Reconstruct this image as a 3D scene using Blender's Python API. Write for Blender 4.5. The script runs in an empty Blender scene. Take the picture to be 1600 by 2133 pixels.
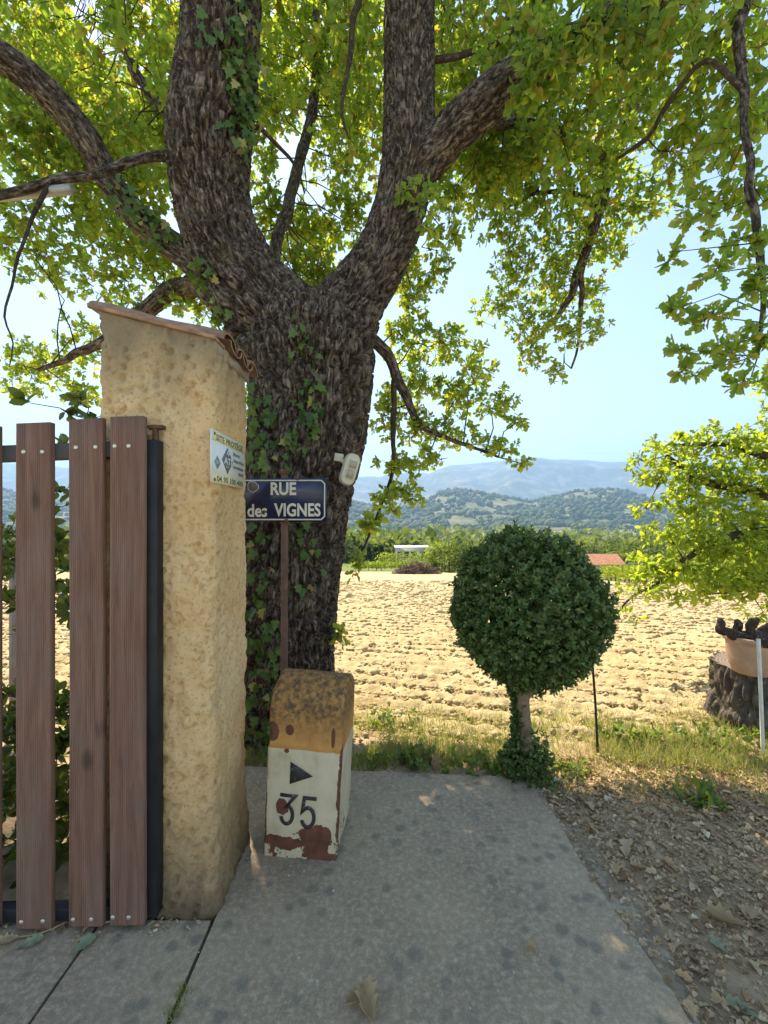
import bpy, math, random
import numpy as np
from mathutils import Vector, Matrix
from mathutils.bvhtree import BVHTree

random.seed(7)
RNG = np.random.default_rng(7)
scene = bpy.context.scene
COL = scene.collection
PI = math.pi

# ------------------------------------------------------------------ camera, sky, sun, exposure
H, F, CX, HY = 1.6, 900.0, 800.0, 1080.0     # eye height, focal length in photo pixels, vanishing point
cd = bpy.data.cameras.new('camera')
cam = bpy.data.objects.new('camera', cd)
COL.objects.link(cam)
cam.location = (0, 0, H)
cam.rotation_euler = (PI / 2, 0, 0)
cd.sensor_fit = 'HORIZONTAL'
cd.sensor_width = 36.0
cd.lens = 36.0 * F / 1600.0
cd.shift_y = (HY - 1066.5) / 1600.0
cd.clip_start = 0.05
cd.clip_end = 30000
scene.camera = cam

SUN_EL, SUN_AZ = math.radians(52.5), math.radians(-24)      # azimuth from +Y, negative = to the left
world = bpy.data.worlds.new('World')
scene.world = world
world.use_nodes = True
wn = world.node_tree
sky = wn.nodes.new('ShaderNodeTexSky')
sky.sky_type = 'NISHITA'
sky.sun_disc = False
sky.sun_elevation = SUN_EL
sky.sun_rotation = SUN_AZ
sky.altitude = 200
sky.air_density = 1.0
sky.dust_density = 0.25
sky.ozone_density = 1.0
bg = wn.nodes['Background']
bg.inputs['Strength'].default_value = 0.094
wn.links.new(sky.outputs[0], bg.inputs['Color'])

sd = bpy.data.lights.new('sun', 'SUN')
sd.energy = 3.9
sd.angle = math.radians(0.55)
sd.color = (1.0, 0.94, 0.84)
sun = bpy.data.objects.new('sun', sd)
COL.objects.link(sun)
sdir = Vector((math.sin(SUN_AZ) * math.cos(SUN_EL), math.cos(SUN_AZ) * math.cos(SUN_EL), math.sin(SUN_EL)))
sun.rotation_euler = sdir.to_track_quat('Z', 'Y').to_euler()
sun.location = (-6, 10, 20)

vs = scene.view_settings
vs.view_transform = 'Standard'
vs.look = 'None'
vs.gamma = 1.0
vs.use_curve_mapping = False
vs.exposure = 1.82
vs.use_white_balance = True
vs.white_balance_temperature = 8000
scene.cycles.max_bounces = 8
scene.cycles.diffuse_bounces = 4
scene.cycles.transmission_bounces = 6
scene.cycles.volume_bounces = 0
scene.cycles.use_denoising = True

# ------------------------------------------------------------------ numpy helpers
def W(px, py, d):
    return np.array([(px - CX) / F * d, d, H + (HY - py) / F * d])

def gnd(px, py):
    d = H * F / (py - HY)
    return np.array([(px - CX) / F * d, d, 0.0])

def _h(ix, iy, iz, k=0):
    with np.errstate(over='ignore'):
        n = (ix.astype(np.int64) * 374761393 + iy.astype(np.int64) * 668265263 + iz.astype(np.int64) * 2147483647 + k * 974634777)
        n = n & 0xFFFFFFFF
        n = ((n ^ (n >> 13)) * 1274126177) & 0xFFFFFFFF
        n = ((n ^ (n >> 16)) * 2246822519) & 0xFFFFFFFF
        n = n ^ (n >> 15)
    return (n & 0xFFFFFF) / float(0x1000000)

def vnoise(p, k=0):
    p = np.asarray(p, float)
    i = np.floor(p).astype(np.int64)
    f = p - i
    u = f * f * (3 - 2 * f)
    r = 0
    for dx in (0, 1):
        for dy in (0, 1):
            for dz in (0, 1):
                w = (u[..., 0] if dx else 1 - u[..., 0]) * (u[..., 1] if dy else 1 - u[..., 1]) * (u[..., 2] if dz else 1 - u[..., 2])
                r = r + w * _h(i[..., 0] + dx, i[..., 1] + dy, i[..., 2] + dz, k)
    return r

def fbm(p, o=3, k=0):
    p = np.asarray(p, float)
    a, s, t = 1.0, 0.0, 0.0
    for j in range(o):
        s = s + a * vnoise(p * (2 ** j) + 17.3 * j, k + j)
        t += a
        a *= 0.5
    return s / t

def worley(p, k=0):
    i = np.floor(p).astype(np.int64)
    f1 = np.full(len(p), 9.0)
    f2 = np.full(len(p), 9.0)
    for dx in (-1, 0, 1):
        for dy in (-1, 0, 1):
            for dz in (-1, 0, 1):
                c = i + np.array([dx, dy, dz])
                q = np.stack([c[:, 0] + _h(c[:, 0], c[:, 1], c[:, 2], k), c[:, 1] + _h(c[:, 0], c[:, 1], c[:, 2], k + 1), c[:, 2] + _h(c[:, 0], c[:, 1], c[:, 2], k + 2)], 1)
                d = np.linalg.norm(q - p, axis=1)
                f2 = np.minimum(f2, np.maximum(f1, d))
                f1 = np.minimum(f1, d)
    return f1, f2

def p3(x, y, z=0.0):
    x, y, z = np.broadcast_arrays(np.asarray(x, float), y, z)
    return np.stack([x, y, z], -1)

def nrm(v):
    v = np.asarray(v, float)
    return v / (np.linalg.norm(v, axis=-1, keepdims=True) + 1e-12)

def smooth01(t):
    t = np.clip(t, 0, 1)
    return t * t * (3 - 2 * t)

# ------------------------------------------------------------------ mesh helpers: a shape is (V, [index arrays])
def comb(shapes):
    V, P, o = [], [], 0
    for v, ps in shapes:
        v = np.asarray(v, float)
        V.append(v)
        for a in ps:
            P.append(np.asarray(a) + o)
        o += len(v)
    return np.concatenate(V), P

def meshdata(name, V, polys):
    me = bpy.data.meshes.new(name)
    V = np.ascontiguousarray(V, dtype=np.float32)
    polys = [np.atleast_2d(np.asarray(a, dtype=np.int32)) for a in polys if len(a)]
    loops = np.concatenate([a.ravel() for a in polys])
    tot = np.concatenate([np.full(len(a), a.shape[1], np.int32) for a in polys])
    st = np.concatenate([[0], np.cumsum(tot)[:-1]]).astype(np.int32)
    me.vertices.add(len(V))
    me.vertices.foreach_set('co', V.ravel())
    me.loops.add(len(loops))
    me.loops.foreach_set('vertex_index', loops)
    me.polygons.add(len(tot))
    me.polygons.foreach_set('loop_start', st)
    me.update(calc_edges=True)
    return me

def setp(o, label=None, cat=None, group=None, kind=None):
    if label: o['label'] = label
    if cat: o['category'] = cat
    if group: o['group'] = group
    if kind: o['kind'] = kind
    return o

ORG = {}
def org(o):
    while o is not None:
        if o.name in ORG: return ORG[o.name]
        o = o.parent
    return np.zeros(3)

def mk(name, shape, mat, parent=None, smooth=False, bevel=0, **kw):
    V, P = shape
    V = np.asarray(V, float) - (org(parent) if parent else 0)
    me = meshdata(name, V, P)
    if mat: me.materials.append(mat)
    if smooth: me.polygons.foreach_set('use_smooth', np.ones(len(me.polygons), bool))
    o = bpy.data.objects.new(name, me)
    COL.objects.link(o)
    if parent: o.parent = parent
    if bevel:
        b = o.modifiers.new('bevel', 'BEVEL')
        b.width = bevel
        b.segments = 2
        b.limit_method = 'ANGLE'
    return setp(o, **kw)

def root(name, loc, label, cat, group=None, kind=None):
    o = bpy.data.objects.new(name, None)
    COL.objects.link(o)
    o.location = tuple(loc)
    o.empty_display_size = 0.1
    ORG[o.name] = np.array(loc, float)
    return setp(o, label, cat, group, kind)

def link_copy(src_me, name, M, parent):
    o = bpy.data.objects.new(name, src_me)
    COL.objects.link(o)
    o.parent = parent
    M = Matrix(M)
    M.translation = M.translation - Vector(org(parent))
    o.matrix_local = M
    return o

def box(c, s, R=None):
    c, s = np.array(c, float), np.array(s, float) / 2
    v = np.array([[x, y, z] for x in (-1, 1) for y in (-1, 1) for z in (-1, 1)], float) * s
    if R is not None: v = v @ np.asarray(R).T
    return v + c, [np.array([[0, 1, 3, 2], [4, 6, 7, 5], [0, 4, 5, 1], [2, 3, 7, 6], [0, 2, 6, 4], [1, 5, 7, 3]])]

def rotm(ax, a):
    return np.array(Matrix.Rotation(a, 3, ax))

def frames(p):
    t = nrm(np.gradient(p, axis=0))
    e = np.zeros_like(p)
    a = np.array([0, 1.0, 0]) if abs(t[0][1]) < 0.9 else np.array([1.0, 0, 0])
    e[0] = nrm(a - t[0] * (a @ t[0]))
    for i in range(1, len(p)):
        v = e[i - 1] - t[i] * (e[i - 1] @ t[i])
        e[i] = nrm(v)
    return t, e, np.cross(t, e)

def tube(p, r, n=8, cap=True):
    p = np.asarray(p, float)
    r = np.broadcast_to(np.asarray(r, float), (len(p),))
    t, e1, e2 = frames(p)
    a = np.arange(n) / n * 2 * PI
    V = p[:, None] + r[:, None, None] * (np.cos(a)[None, :, None] * e1[:, None] + np.sin(a)[None, :, None] * e2[:, None])
    i, j = np.meshgrid(np.arange(len(p) - 1), np.arange(n), indexing='ij')
    j2 = (j + 1) % n
    q = np.stack([i * n + j, i * n + j2, (i + 1) * n + j2, (i + 1) * n + j], -1).reshape(-1, 4)
    P = [q]
    if cap:
        P += [np.arange(n)[::-1][None], (np.arange(n) + (len(p) - 1) * n)[None]]
    return V.reshape(-1, 3), P

def catmull(pts, step):
    pts = np.asarray(pts, float)
    if len(pts) < 3:
        n = max(2, int(np.linalg.norm(pts[-1, :3] - pts[0, :3]) / step) + 1)
        return pts[0] + (pts[-1] - pts[0]) * np.linspace(0, 1, n)[:, None]
    q = np.concatenate([[2 * pts[0] - pts[1]], pts, [2 * pts[-1] - pts[-2]]])
    out = []
    for i in range(1, len(q) - 2):
        n = max(2, int(np.linalg.norm(q[i + 1, :3] - q[i, :3]) / step))
        t = (np.arange(n) / n)[:, None]
        a, b, c, d = q[i - 1], q[i], q[i + 1], q[i + 2]
        out.append(0.5 * (2 * b + (c - a) * t + (2 * a - 5 * b + 4 * c - d) * t ** 2 + (3 * b - a - 3 * c + d) * t ** 3))
    out.append(pts[-1:])
    return np.concatenate(out)

def lathe(prof, c, n=24):
    prof = np.asarray(prof, float)
    a = np.arange(n) / n * 2 * PI
    V = np.stack([np.outer(prof[:, 0], np.cos(a)), np.outer(prof[:, 0], np.sin(a)), np.repeat(prof[:, 1:2], n, 1)], -1)
    i, j = np.meshgrid(np.arange(len(prof) - 1), np.arange(n), indexing='ij')
    j2 = (j + 1) % n
    q = np.stack([i * n + j, i * n + j2, (i + 1) * n + j2, (i + 1) * n + j], -1).reshape(-1, 4)
    return V.reshape(-1, 3) + np.asarray(c), [q]

def grid(V):
    m, n = V.shape[:2]
    i, j = np.meshgrid(np.arange(m - 1), np.arange(n - 1), indexing='ij')
    q = np.stack([i * n + j, i * n + j + 1, (i + 1) * n + j + 1, (i + 1) * n + j], -1).reshape(-1, 4)
    return V.reshape(-1, 3), [q]

def prism(poly2, z0, z1, fn):
    """extrude a 2-D outline (counter-clockwise) from z0 to z1; fn maps (a,b,c) rows to world"""
    poly2 = np.asarray(poly2, float)
    n = len(poly2)
    v = np.concatenate([np.c_[poly2, np.full(n, z0)], np.c_[poly2, np.full(n, z1)]])
    i = np.arange(n)
    j = (i + 1) % n
    return fn(v), [np.stack([i, j, j + n, i + n], -1), i[::-1][None], (i + n)[None]]

def ribbon(pts, w, closed=False):
    """flat 2-D stroke with mitred joints -> outline pair"""
    p = np.asarray(pts, float)
    t = nrm(np.gradient(p, axis=0)) if not closed else nrm(np.roll(p, -1, 0) - np.roll(p, 1, 0))
    seg = nrm(np.diff(p, axis=0))
    out = []
    for i in range(len(p)):
        if closed:
            a, b = nrm(p[i] - p[i - 1]), nrm(p[(i + 1) % len(p)] - p[i])
        else:
            a = seg[max(i - 1, 0)]
            b = seg[min(i, len(seg) - 1)]
        n = nrm(np.array([-(a + b)[1], (a + b)[0]]))
        c = max(0.35, n @ np.array([-b[1], b[0]]))
        out.append(n * w / 2 / c)
    out = np.array(out)
    return p + out, p - out

def stroke(pts, w, z0, z1, fn, closed=False):
    a, b = ribbon(pts, w, closed)
    n = len(a)
    v = np.concatenate([np.c_[a, np.full(n, z0)], np.c_[b, np.full(n, z0)], np.c_[a, np.full(n, z1)], np.c_[b, np.full(n, z1)]])
    i = np.arange(n if closed else n - 1)
    j = (i + 1) % n
    P = [np.stack([i + 2 * n, i + 3 * n, j + 3 * n, j + 2 * n], -1), np.stack([i, j, j + 2 * n, i + 2 * n][::-1], -1), np.stack([i + n, j + n, j + 3 * n, i + 3 * n], -1), np.stack([i, i + n, j + n, j][::-1], -1)]
    if not closed:
        P.append(np.array([[0, n, 3 * n, 2 * n], [n - 1, 3 * n - 1, 4 * n - 1, 2 * n - 1]]))
    return fn(v), P

def ico(sub=1):
    import bmesh
    bm = bmesh.new()
    bmesh.ops.create_icosphere(bm, subdivisions=sub, radius=1)
    V = np.array([v.co[:] for v in bm.verts])
    P = np.array([[v.index for v in f.verts] for f in bm.faces])
    bm.free()
    return V, P

def inst(LV, LP, pos, D, U, S):
    """copies of a leaf template (y along D, z along ~U), joined"""
    D = nrm(D)
    X = nrm(np.cross(D, U))
    Z = np.cross(X, D)
    S = np.asarray(S, float)
    if S.ndim == 1: S = S[:, None].repeat(3, 1)
    n, m = len(pos), len(LV)
    V = pos[:, None] + (LV[None, :, 0, None] * S[:, None, 0, None]) * X[:, None] + (LV[None, :, 1, None] * S[:, None, 1, None]) * D[:, None] + (LV[None, :, 2, None] * S[:, None, 2, None]) * Z[:, None]
    off = (np.arange(n) * m)[:, None, None]
    return V.reshape(-1, 3), [(np.asarray(a)[None] + off).reshape(-1, np.asarray(a).shape[1]) for a in LP]

def leaf_matrix(pos, D, U, s):
    D = nrm(D); X = nrm(np.cross(D, U)); Z = np.cross(X, D)
    M = np.eye(4)
    M[:3, 0], M[:3, 1], M[:3, 2], M[:3, 3] = X * s, D * s, Z * s, pos
    return M

def half_leaf(side, fold=0.25, droop=0.0):
    """side: outline (x,y) from base to tip, mirrored about the midrib and folded along it"""
    side = np.asarray(side, float)
    n = len(side)
    z = lambda a: fold * np.abs(a[:, 0]) - droop * a[:, 1] ** 2
    R = np.c_[side, z(side)]
    L = R * np.array([-1, 1, 1])
    base, tip = np.array([[0, 0, 0.0]]), np.array([[0, 1, -droop]])
    V = np.concatenate([base, tip, R, L])
    return V, [np.array([[0] + list(range(2, 2 + n)) + [1]]), np.array([[0, 1] + list(range(1 + 2 * n, 1 + n, -1))])]

OAK = half_leaf([(0.10, 0.12), (0.08, 0.24), (0.24, 0.36), (0.13, 0.46), (0.31, 0.60), (0.16, 0.70), (0.22, 0.86), (0.10, 0.93)], 0.28, 0.16)
OAK_LO = half_leaf([(0.24, 0.33), (0.13, 0.46), (0.31, 0.64), (0.16, 0.86)], 0.28, 0.16)
IVY = half_leaf([(0.16, -0.10), (0.46, 0.10), (0.24, 0.36), (0.36, 0.58), (0.13, 0.66)], 0.18)
OVATE = half_leaf([(0.2, 0.14), (0.31, 0.42), (0.2, 0.78)], 0.3)
BOXLEAF = half_leaf([(0.24, 0.25), (0.25, 0.7)], 0.25)

# ------------------------------------------------------------------ materials
def mat_new(name):
    m = bpy.data.materials.new(name)
    m.use_nodes = True
    nt = m.node_tree
    return m, nt, nt.nodes['Principled BSDF']

def nd(nt, t, **kw):
    n = nt.nodes.new('ShaderNode' + t)
    for k, v in kw.items():
        if hasattr(n, k) and not (isinstance(v, (int, float)) and k in n.inputs): setattr(n, k, v)
        else: n.inputs[k].default_value = v
    return n

def put(nt, sock, v):
    if isinstance(v, bpy.types.NodeSocket): nt.links.new(v, sock)
    elif v is not None:
        if isinstance(v, (tuple, list)) and len(v) == 3 and sock.type == 'RGBA': v = (*v, 1)
        sock.default_value = v

def coords(nt, kind='Object', scale=(1, 1, 1)):
    tc = nd(nt, 'TexCoord')
    mp = nd(nt, 'Mapping')
    mp.inputs['Scale'].default_value = scale
    nt.links.new(tc.outputs[kind], mp.inputs['Vector'])
    return mp.outputs[0]

def noise(nt, vec, scale, detail=4, rough=0.55, dist=0.0):
    n = nd(nt, 'TexNoise')
    put(nt, n.inputs['Vector'], vec)
    n.inputs['Scale'].default_value = scale
    n.inputs['Detail'].default_value = detail
    n.inputs['Roughness'].default_value = rough
    n.inputs['Distortion'].default_value = dist
    return n.outputs['Fac']

def vor(nt, vec, scale, feat='F1', out='Distance'):
    n = nd(nt, 'TexVoronoi')
    n.feature = feat
    put(nt, n.inputs['Vector'], vec)
    n.inputs['Scale'].default_value = scale
    return n.outputs[out]

def ramp(nt, fac, stops, interp='LINEAR'):
    r = nd(nt, 'ValToRGB')
    put(nt, r.inputs['Fac'], fac)
    cr = r.color_ramp
    cr.interpolation = interp
    while len(cr.elements) < len(stops): cr.elements.new(0.5)
    for e, (p, c) in zip(cr.elements, stops):
        e.position = p
        e.color = (*c, 1) if isinstance(c, (tuple, list)) else (c, c, c, 1)
    return r.outputs['Color']

def mix(nt, fac, a, b, mode='MIX'):
    m = nd(nt, 'Mix')
    m.data_type = 'RGBA'
    m.blend_type = mode
    put(nt, m.inputs['Factor'], fac)
    put(nt, m.inputs['A'] if m.inputs['A'].type == 'RGBA' else m.inputs[6], a)
    put(nt, m.inputs['B'] if m.inputs['B'].type == 'RGBA' else m.inputs[7], b)
    return m.outputs[2]

def math_(nt, op, a, b=0.0, clamp=False):
    m = nd(nt, 'Math')
    m.operation = op
    m.use_clamp = clamp
    put(nt, m.inputs[0], a)
    put(nt, m.inputs[1], b)
    return m.outputs[0]

def bump(nt, bsdf, h, strength=0.5, dist=0.01):
    b = nd(nt, 'Bump')
    b.inputs['Strength'].default_value = strength
    b.inputs['Distance'].default_value = dist
    put(nt, b.inputs['Height'], h)
    nt.links.new(b.outputs[0], bsdf.inputs['Normal'])

def simple(name, col, rough=0.7, var=0.25, scale=8, bmp=0.0, metal=0.0, bscale=None, spec=0.3):
    m, nt, b = mat_new(name)
    v = coords(nt)
    n = noise(nt, v, scale, 5, 0.6)
    c0 = tuple(x * (1 - var) for x in col)
    c1 = tuple(min(1, x * (1 + var)) for x in col)
    put(nt, b.inputs['Base Color'], ramp(nt, n, [(0.3, c0), (0.7, c1)]))
    b.inputs['Roughness'].default_value = rough
    b.inputs['Metallic'].default_value = metal
    b.inputs['Specular IOR Level'].default_value = spec
    if bmp: bump(nt, b, noise(nt, v, bscale or scale * 6, 4), bmp, 0.005)
    return m

def leaf_mat(name, cols, trans, tmix=0.45, rough=0.45, spec=0.35):
    """cols: ramp stops of the upper colour by a random value of each leaf; trans: light that comes through it"""
    m, nt, b = mat_new(name)
    g = nd(nt, 'NewGeometry')
    oi = nd(nt, 'ObjectInfo')
    f = math_(nt, 'FRACT', math_(nt, 'ADD', g.outputs['Random Per Island'], oi.outputs['Random']))
    c = ramp(nt, f, cols)
    put(nt, b.inputs['Base Color'], c)
    b.inputs['Roughness'].default_value = rough
    b.inputs['Specular IOR Level'].default_value = spec
    tr = nd(nt, 'BsdfTranslucent')
    put(nt, tr.inputs['Color'], ramp(nt, f, trans))
    ms = nd(nt, 'MixShader')
    ms.inputs[0].default_value = tmix
    nt.links.new(b.outputs[0], ms.inputs[1])
    nt.links.new(tr.outputs[0], ms.inputs[2])
    nt.links.new(ms.outputs[0], nt.nodes['Material Output'].inputs['Surface'])
    return m

MAT = {}
MAT['oak_leaf'] = leaf_mat('oak_leaf', [(0, (0.09, 0.15, 0.05)), (0.4, (0.125, 0.20, 0.065)), (0.8, (0.16, 0.225, 0.07)), (0.97, (0.20, 0.18, 0.06)), (1, (0.18, 0.10, 0.04))],
                           [(0, (0.34, 0.56, 0.05)), (0.5, (0.52, 0.70, 0.06)), (0.85, (0.74, 0.78, 0.08)), (1, (0.7, 0.5, 0.06))], 0.54)
MAT['young_leaf'] = leaf_mat('young_leaf', [(0, (0.075, 0.13, 0.028)), (0.5, (0.11, 0.17, 0.035)), (1, (0.15, 0.20, 0.045))],
                             [(0, (0.38, 0.56, 0.04)), (0.5, (0.54, 0.70, 0.06)), (1, (0.70, 0.76, 0.07))], 0.52)
MAT['ivy_leaf'] = leaf_mat('ivy_leaf', [(0, (0.045, 0.10, 0.022)), (0.5, (0.075, 0.15, 0.035)), (0.92, (0.12, 0.19, 0.05)), (0.96, (0.34, 0.30, 0.10)), (1, (0.38, 0.33, 0.12))],
                           [(0, (0.16, 0.30, 0.03)), (1, (0.34, 0.42, 0.05))], 0.3, 0.35)
MAT['shrub_leaf'] = leaf_mat('shrub_leaf', [(0, (0.035, 0.07, 0.015)), (0.6, (0.07, 0.11, 0.03)), (0.95, (0.10, 0.13, 0.04)), (1, (0.22, 0.15, 0.06))],
                             [(0, (0.14, 0.24, 0.03)), (1, (0.34, 0.40, 0.06))], 0.35, 0.4)
MAT['box_leaf'] = leaf_mat('box_leaf', [(0, (0.05, 0.10, 0.03)), (0.5, (0.09, 0.155, 0.045)), (0.97, (0.135, 0.205, 0.06)), (1, (0.26, 0.19, 0.07))],
                           [(0, (0.08, 0.18, 0.03)), (1, (0.18, 0.28, 0.05))], 0.25, 0.33)
MAT['grass'] = leaf_mat('grass', [(0, (0.12, 0.17, 0.04)), (0.45, (0.20, 0.235, 0.065)), (0.8, (0.33, 0.31, 0.12)), (1, (0.46, 0.39, 0.20))],
                        [(0, (0.34, 0.44, 0.06)), (0.7, (0.5, 0.5, 0.12)), (1, (0.55, 0.45, 0.2))], 0.4, 0.5)
MAT['dry_leaf'] = leaf_mat('dry_leaf', [(0, (0.28, 0.165, 0.09)), (0.35, (0.52, 0.34, 0.19)), (0.75, (0.60, 0.46, 0.28)), (0.96, (0.70, 0.54, 0.34)), (1, (0.78, 0.66, 0.46))],
                           [(0, (0.2, 0.12, 0.05)), (1, (0.35, 0.25, 0.1))], 0.15, 0.7, 0.2)
MAT['tan_leaf'] = leaf_mat('tan_leaf', [(0, (0.40, 0.28, 0.15)), (0.5, (0.46, 0.33, 0.19)), (1, (0.50, 0.38, 0.23))], [(0, (0.3, 0.2, 0.08)), (1, (0.35, 0.25, 0.1))], 0.15, 0.7, 0.2)
MAT['pale_leaf'] = leaf_mat('pale_leaf', [(0, (0.24, 0.28, 0.17)), (1, (0.36, 0.40, 0.26))], [(0, (0.3, 0.3, 0.1)), (1, (0.35, 0.35, 0.15))], 0.2, 0.6, 0.2)
MAT['far_leaf'] = leaf_mat('far_leaf', [(0, (0.035, 0.065, 0.018)), (0.5, (0.06, 0.095, 0.026)), (1, (0.10, 0.13, 0.035))], [(0, (0.18, 0.28, 0.03)), (1, (0.32, 0.38, 0.05))], 0.3, 0.7, 0.15)
MAT['vine_leaf'] = leaf_mat('vine_leaf', [(0, (0.08, 0.14, 0.02)), (0.6, (0.13, 0.20, 0.03)), (1, (0.20, 0.24, 0.04))], [(0, (0.36, 0.5, 0.03)), (1, (0.55, 0.6, 0.06))], 0.45, 0.6, 0.2)
MAT['olive_leaf'] = leaf_mat('olive_leaf', [(0, (0.12, 0.15, 0.09)), (1, (0.20, 0.22, 0.14))], [(0, (0.25, 0.3, 0.1)), (1, (0.35, 0.4, 0.15))], 0.3, 0.6, 0.2)
MAT['conifer'] = leaf_mat('conifer', [(0, (0.018, 0.036, 0.02)), (1, (0.035, 0.06, 0.03))], [(0, (0.05, 0.1, 0.03)), (1, (0.08, 0.14, 0.04))], 0.15, 0.6, 0.2)

def bark_mat(name, c0, c1, c2, moss=True, grain=None):
    m, nt, b = mat_new(name)
    v = coords(nt)
    n1 = noise(nt, v, 5, 5, 0.65)
    c = ramp(nt, n1, [(0.32, c0), (0.52, c1), (0.72, c2)])
    if grain:                                   # pale plates; dark streaks along the limb put the furrows' shade into the colour
        at_ = nd(nt, 'Attribute')
        at_.attribute_name = 'along_limb'
        g = noise(nt, at_.outputs['Vector'], grain, 4, 0.6, 0.4)
        c = mix(nt, ramp(nt, g, [(0.42, 1.0), (0.52, 0.0)]), c, (0.026, 0.019, 0.016))
        c = mix(nt, ramp(nt, g, [(0.55, 0.0), (0.68, 0.75)]), c, (0.32, 0.265, 0.22))
    n2 = noise(nt, v, 38, 4, 0.7)
    c = mix(nt, ramp(nt, n2, [(0.56, 0.0), (0.70, 0.55)]), c, (0.33, 0.29, 0.24))     # pale lichen crust
    if moss:
        n3 = noise(nt, v, 2.3, 4, 0.6)
        c = mix(nt, ramp(nt, n3, [(0.6, 0.0), (0.75, 0.5)]), c, (0.10, 0.105, 0.035))
    put(nt, b.inputs['Base Color'], c)
    b.inputs['Roughness'].default_value = 0.9
    b.inputs['Specular IOR Level'].default_value = 0.15
    bump(nt, b, noise(nt, v, 70, 5, 0.7), 0.7, 0.008)
    return m
MAT['bark'] = bark_mat('bark', (0.05, 0.037, 0.03), (0.092, 0.07, 0.056), (0.175, 0.14, 0.113), True, 54.0)
MAT['twig'] = bark_mat('twig', (0.035, 0.026, 0.02), (0.06, 0.045, 0.032), (0.09, 0.07, 0.05), False)
MAT['stump_bark'] = bark_mat('stump_bark', (0.05, 0.042, 0.034), (0.10, 0.084, 0.068), (0.17, 0.145, 0.12), False)
MAT['box_bark'] = bark_mat('box_bark', (0.14, 0.10, 0.065), (0.24, 0.18, 0.12), (0.33, 0.26, 0.18), False)
# ------------------------------------------------------------------ surface materials
def concrete_mat():
    m, nt, b = mat_new('concrete')
    v = coords(nt)
    n1 = noise(nt, v, 1.6, 5, 0.6)
    c = ramp(nt, n1, [(0.3, (0.265, 0.20, 0.135)), (0.7, (0.43, 0.33, 0.222))])
    n2 = noise(nt, v, 45, 4, 0.75)
    c = mix(nt, ramp(nt, n2, [(0.45, 0.0), (0.66, 0.75)]), c, (0.57, 0.45, 0.315))
    wv = mix(nt, 0.05, v, nd_color(nt, v, 9))
    sp = vor(nt, wv, 12.0)                                            # round sap and lichen spots
    keep = noise(nt, v, 2.1, 2, 0.5)
    spot = math_(nt, 'MULTIPLY', ramp(nt, sp, [(0.20, 1.0), (0.36, 0.0)]), ramp(nt, keep, [(0.33, 0.0), (0.53, 0.62)]))
    c = mix(nt, spot, c, (0.165, 0.148, 0.12))
    sp2 = vor(nt, v, 120)
    c = mix(nt, ramp(nt, sp2, [(0.10, 0.6), (0.22, 0.0)]), c, (0.12, 0.105, 0.085))
    sp3 = vor(nt, v, 210)
    c = mix(nt, ramp(nt, sp3, [(0.12, 0.6), (0.24, 0.0)]), c, (0.66, 0.58, 0.47))
    st_ = noise(nt, v, 0.9, 6, 0.7, 0.6)
    c = mix(nt, ramp(nt, st_, [(0.50, 0.0), (0.68, 0.5)]), c, (0.20, 0.165, 0.12))
    put(nt, b.inputs['Base Color'], c)
    b.inputs['Roughness'].default_value = 0.9
    b.inputs['Specular IOR Level'].default_value = 0.2
    bump(nt, b, math_(nt, 'ADD', noise(nt, v, 90, 5, 0.75), math_(nt, 'MULTIPLY', noise(nt, v, 14, 3), 0.6)), 0.45, 0.008)
    return m

def nd_color(nt, vec, scale):
    n = nd(nt, 'TexNoise')
    put(nt, n.inputs['Vector'], vec)
    n.inputs['Scale'].default_value = scale
    return n.outputs['Color']
MAT['concrete'] = concrete_mat()

def soil_mat(name, a, b_, c_, scale, bs=0.6, spots=None):
    m, nt, b = mat_new(name)
    v = coords(nt)
    c = ramp(nt, noise(nt, v, scale, 6, 0.65), [(0.3, a), (0.5, b_), (0.72, c_)])
    if spots: c = mix(nt, ramp(nt, noise(nt, v, spots[0], 4, 0.6), [(0.5, 0.0), (0.7, spots[2])]), c, spots[1])
    put(nt, b.inputs['Base Color'], c)
    b.inputs['Roughness'].default_value = 0.95
    b.inputs['Specular IOR Level'].default_value = 0.1
    bump(nt, b, noise(nt, v, scale * 7, 5, 0.7), bs, 0.02)
    return m
MAT['field'] = soil_mat('field_soil', (0.32, 0.235, 0.125), (0.45, 0.355, 0.20), (0.55, 0.46, 0.29), 6.0, 0.9, (0.35, (0.42, 0.37, 0.21), 0.35))
MAT['clod'] = soil_mat('clod_soil', (0.32, 0.235, 0.125), (0.47, 0.37, 0.215), (0.60, 0.51, 0.34), 9.0, 0.6)
MAT['verge'] = soil_mat('verge_soil', (0.36, 0.25, 0.15), (0.50, 0.355, 0.22), (0.62, 0.47, 0.31), 14.0, 0.8, (3.0, (0.15, 0.13, 0.085), 0.4))
MAT['land'] = soil_mat('farm_land', (0.075, 0.095, 0.035), (0.12, 0.14, 0.05), (0.21, 0.20, 0.085), 0.012, 0.3, (0.05, (0.09, 0.13, 0.04), 0.6))
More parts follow.
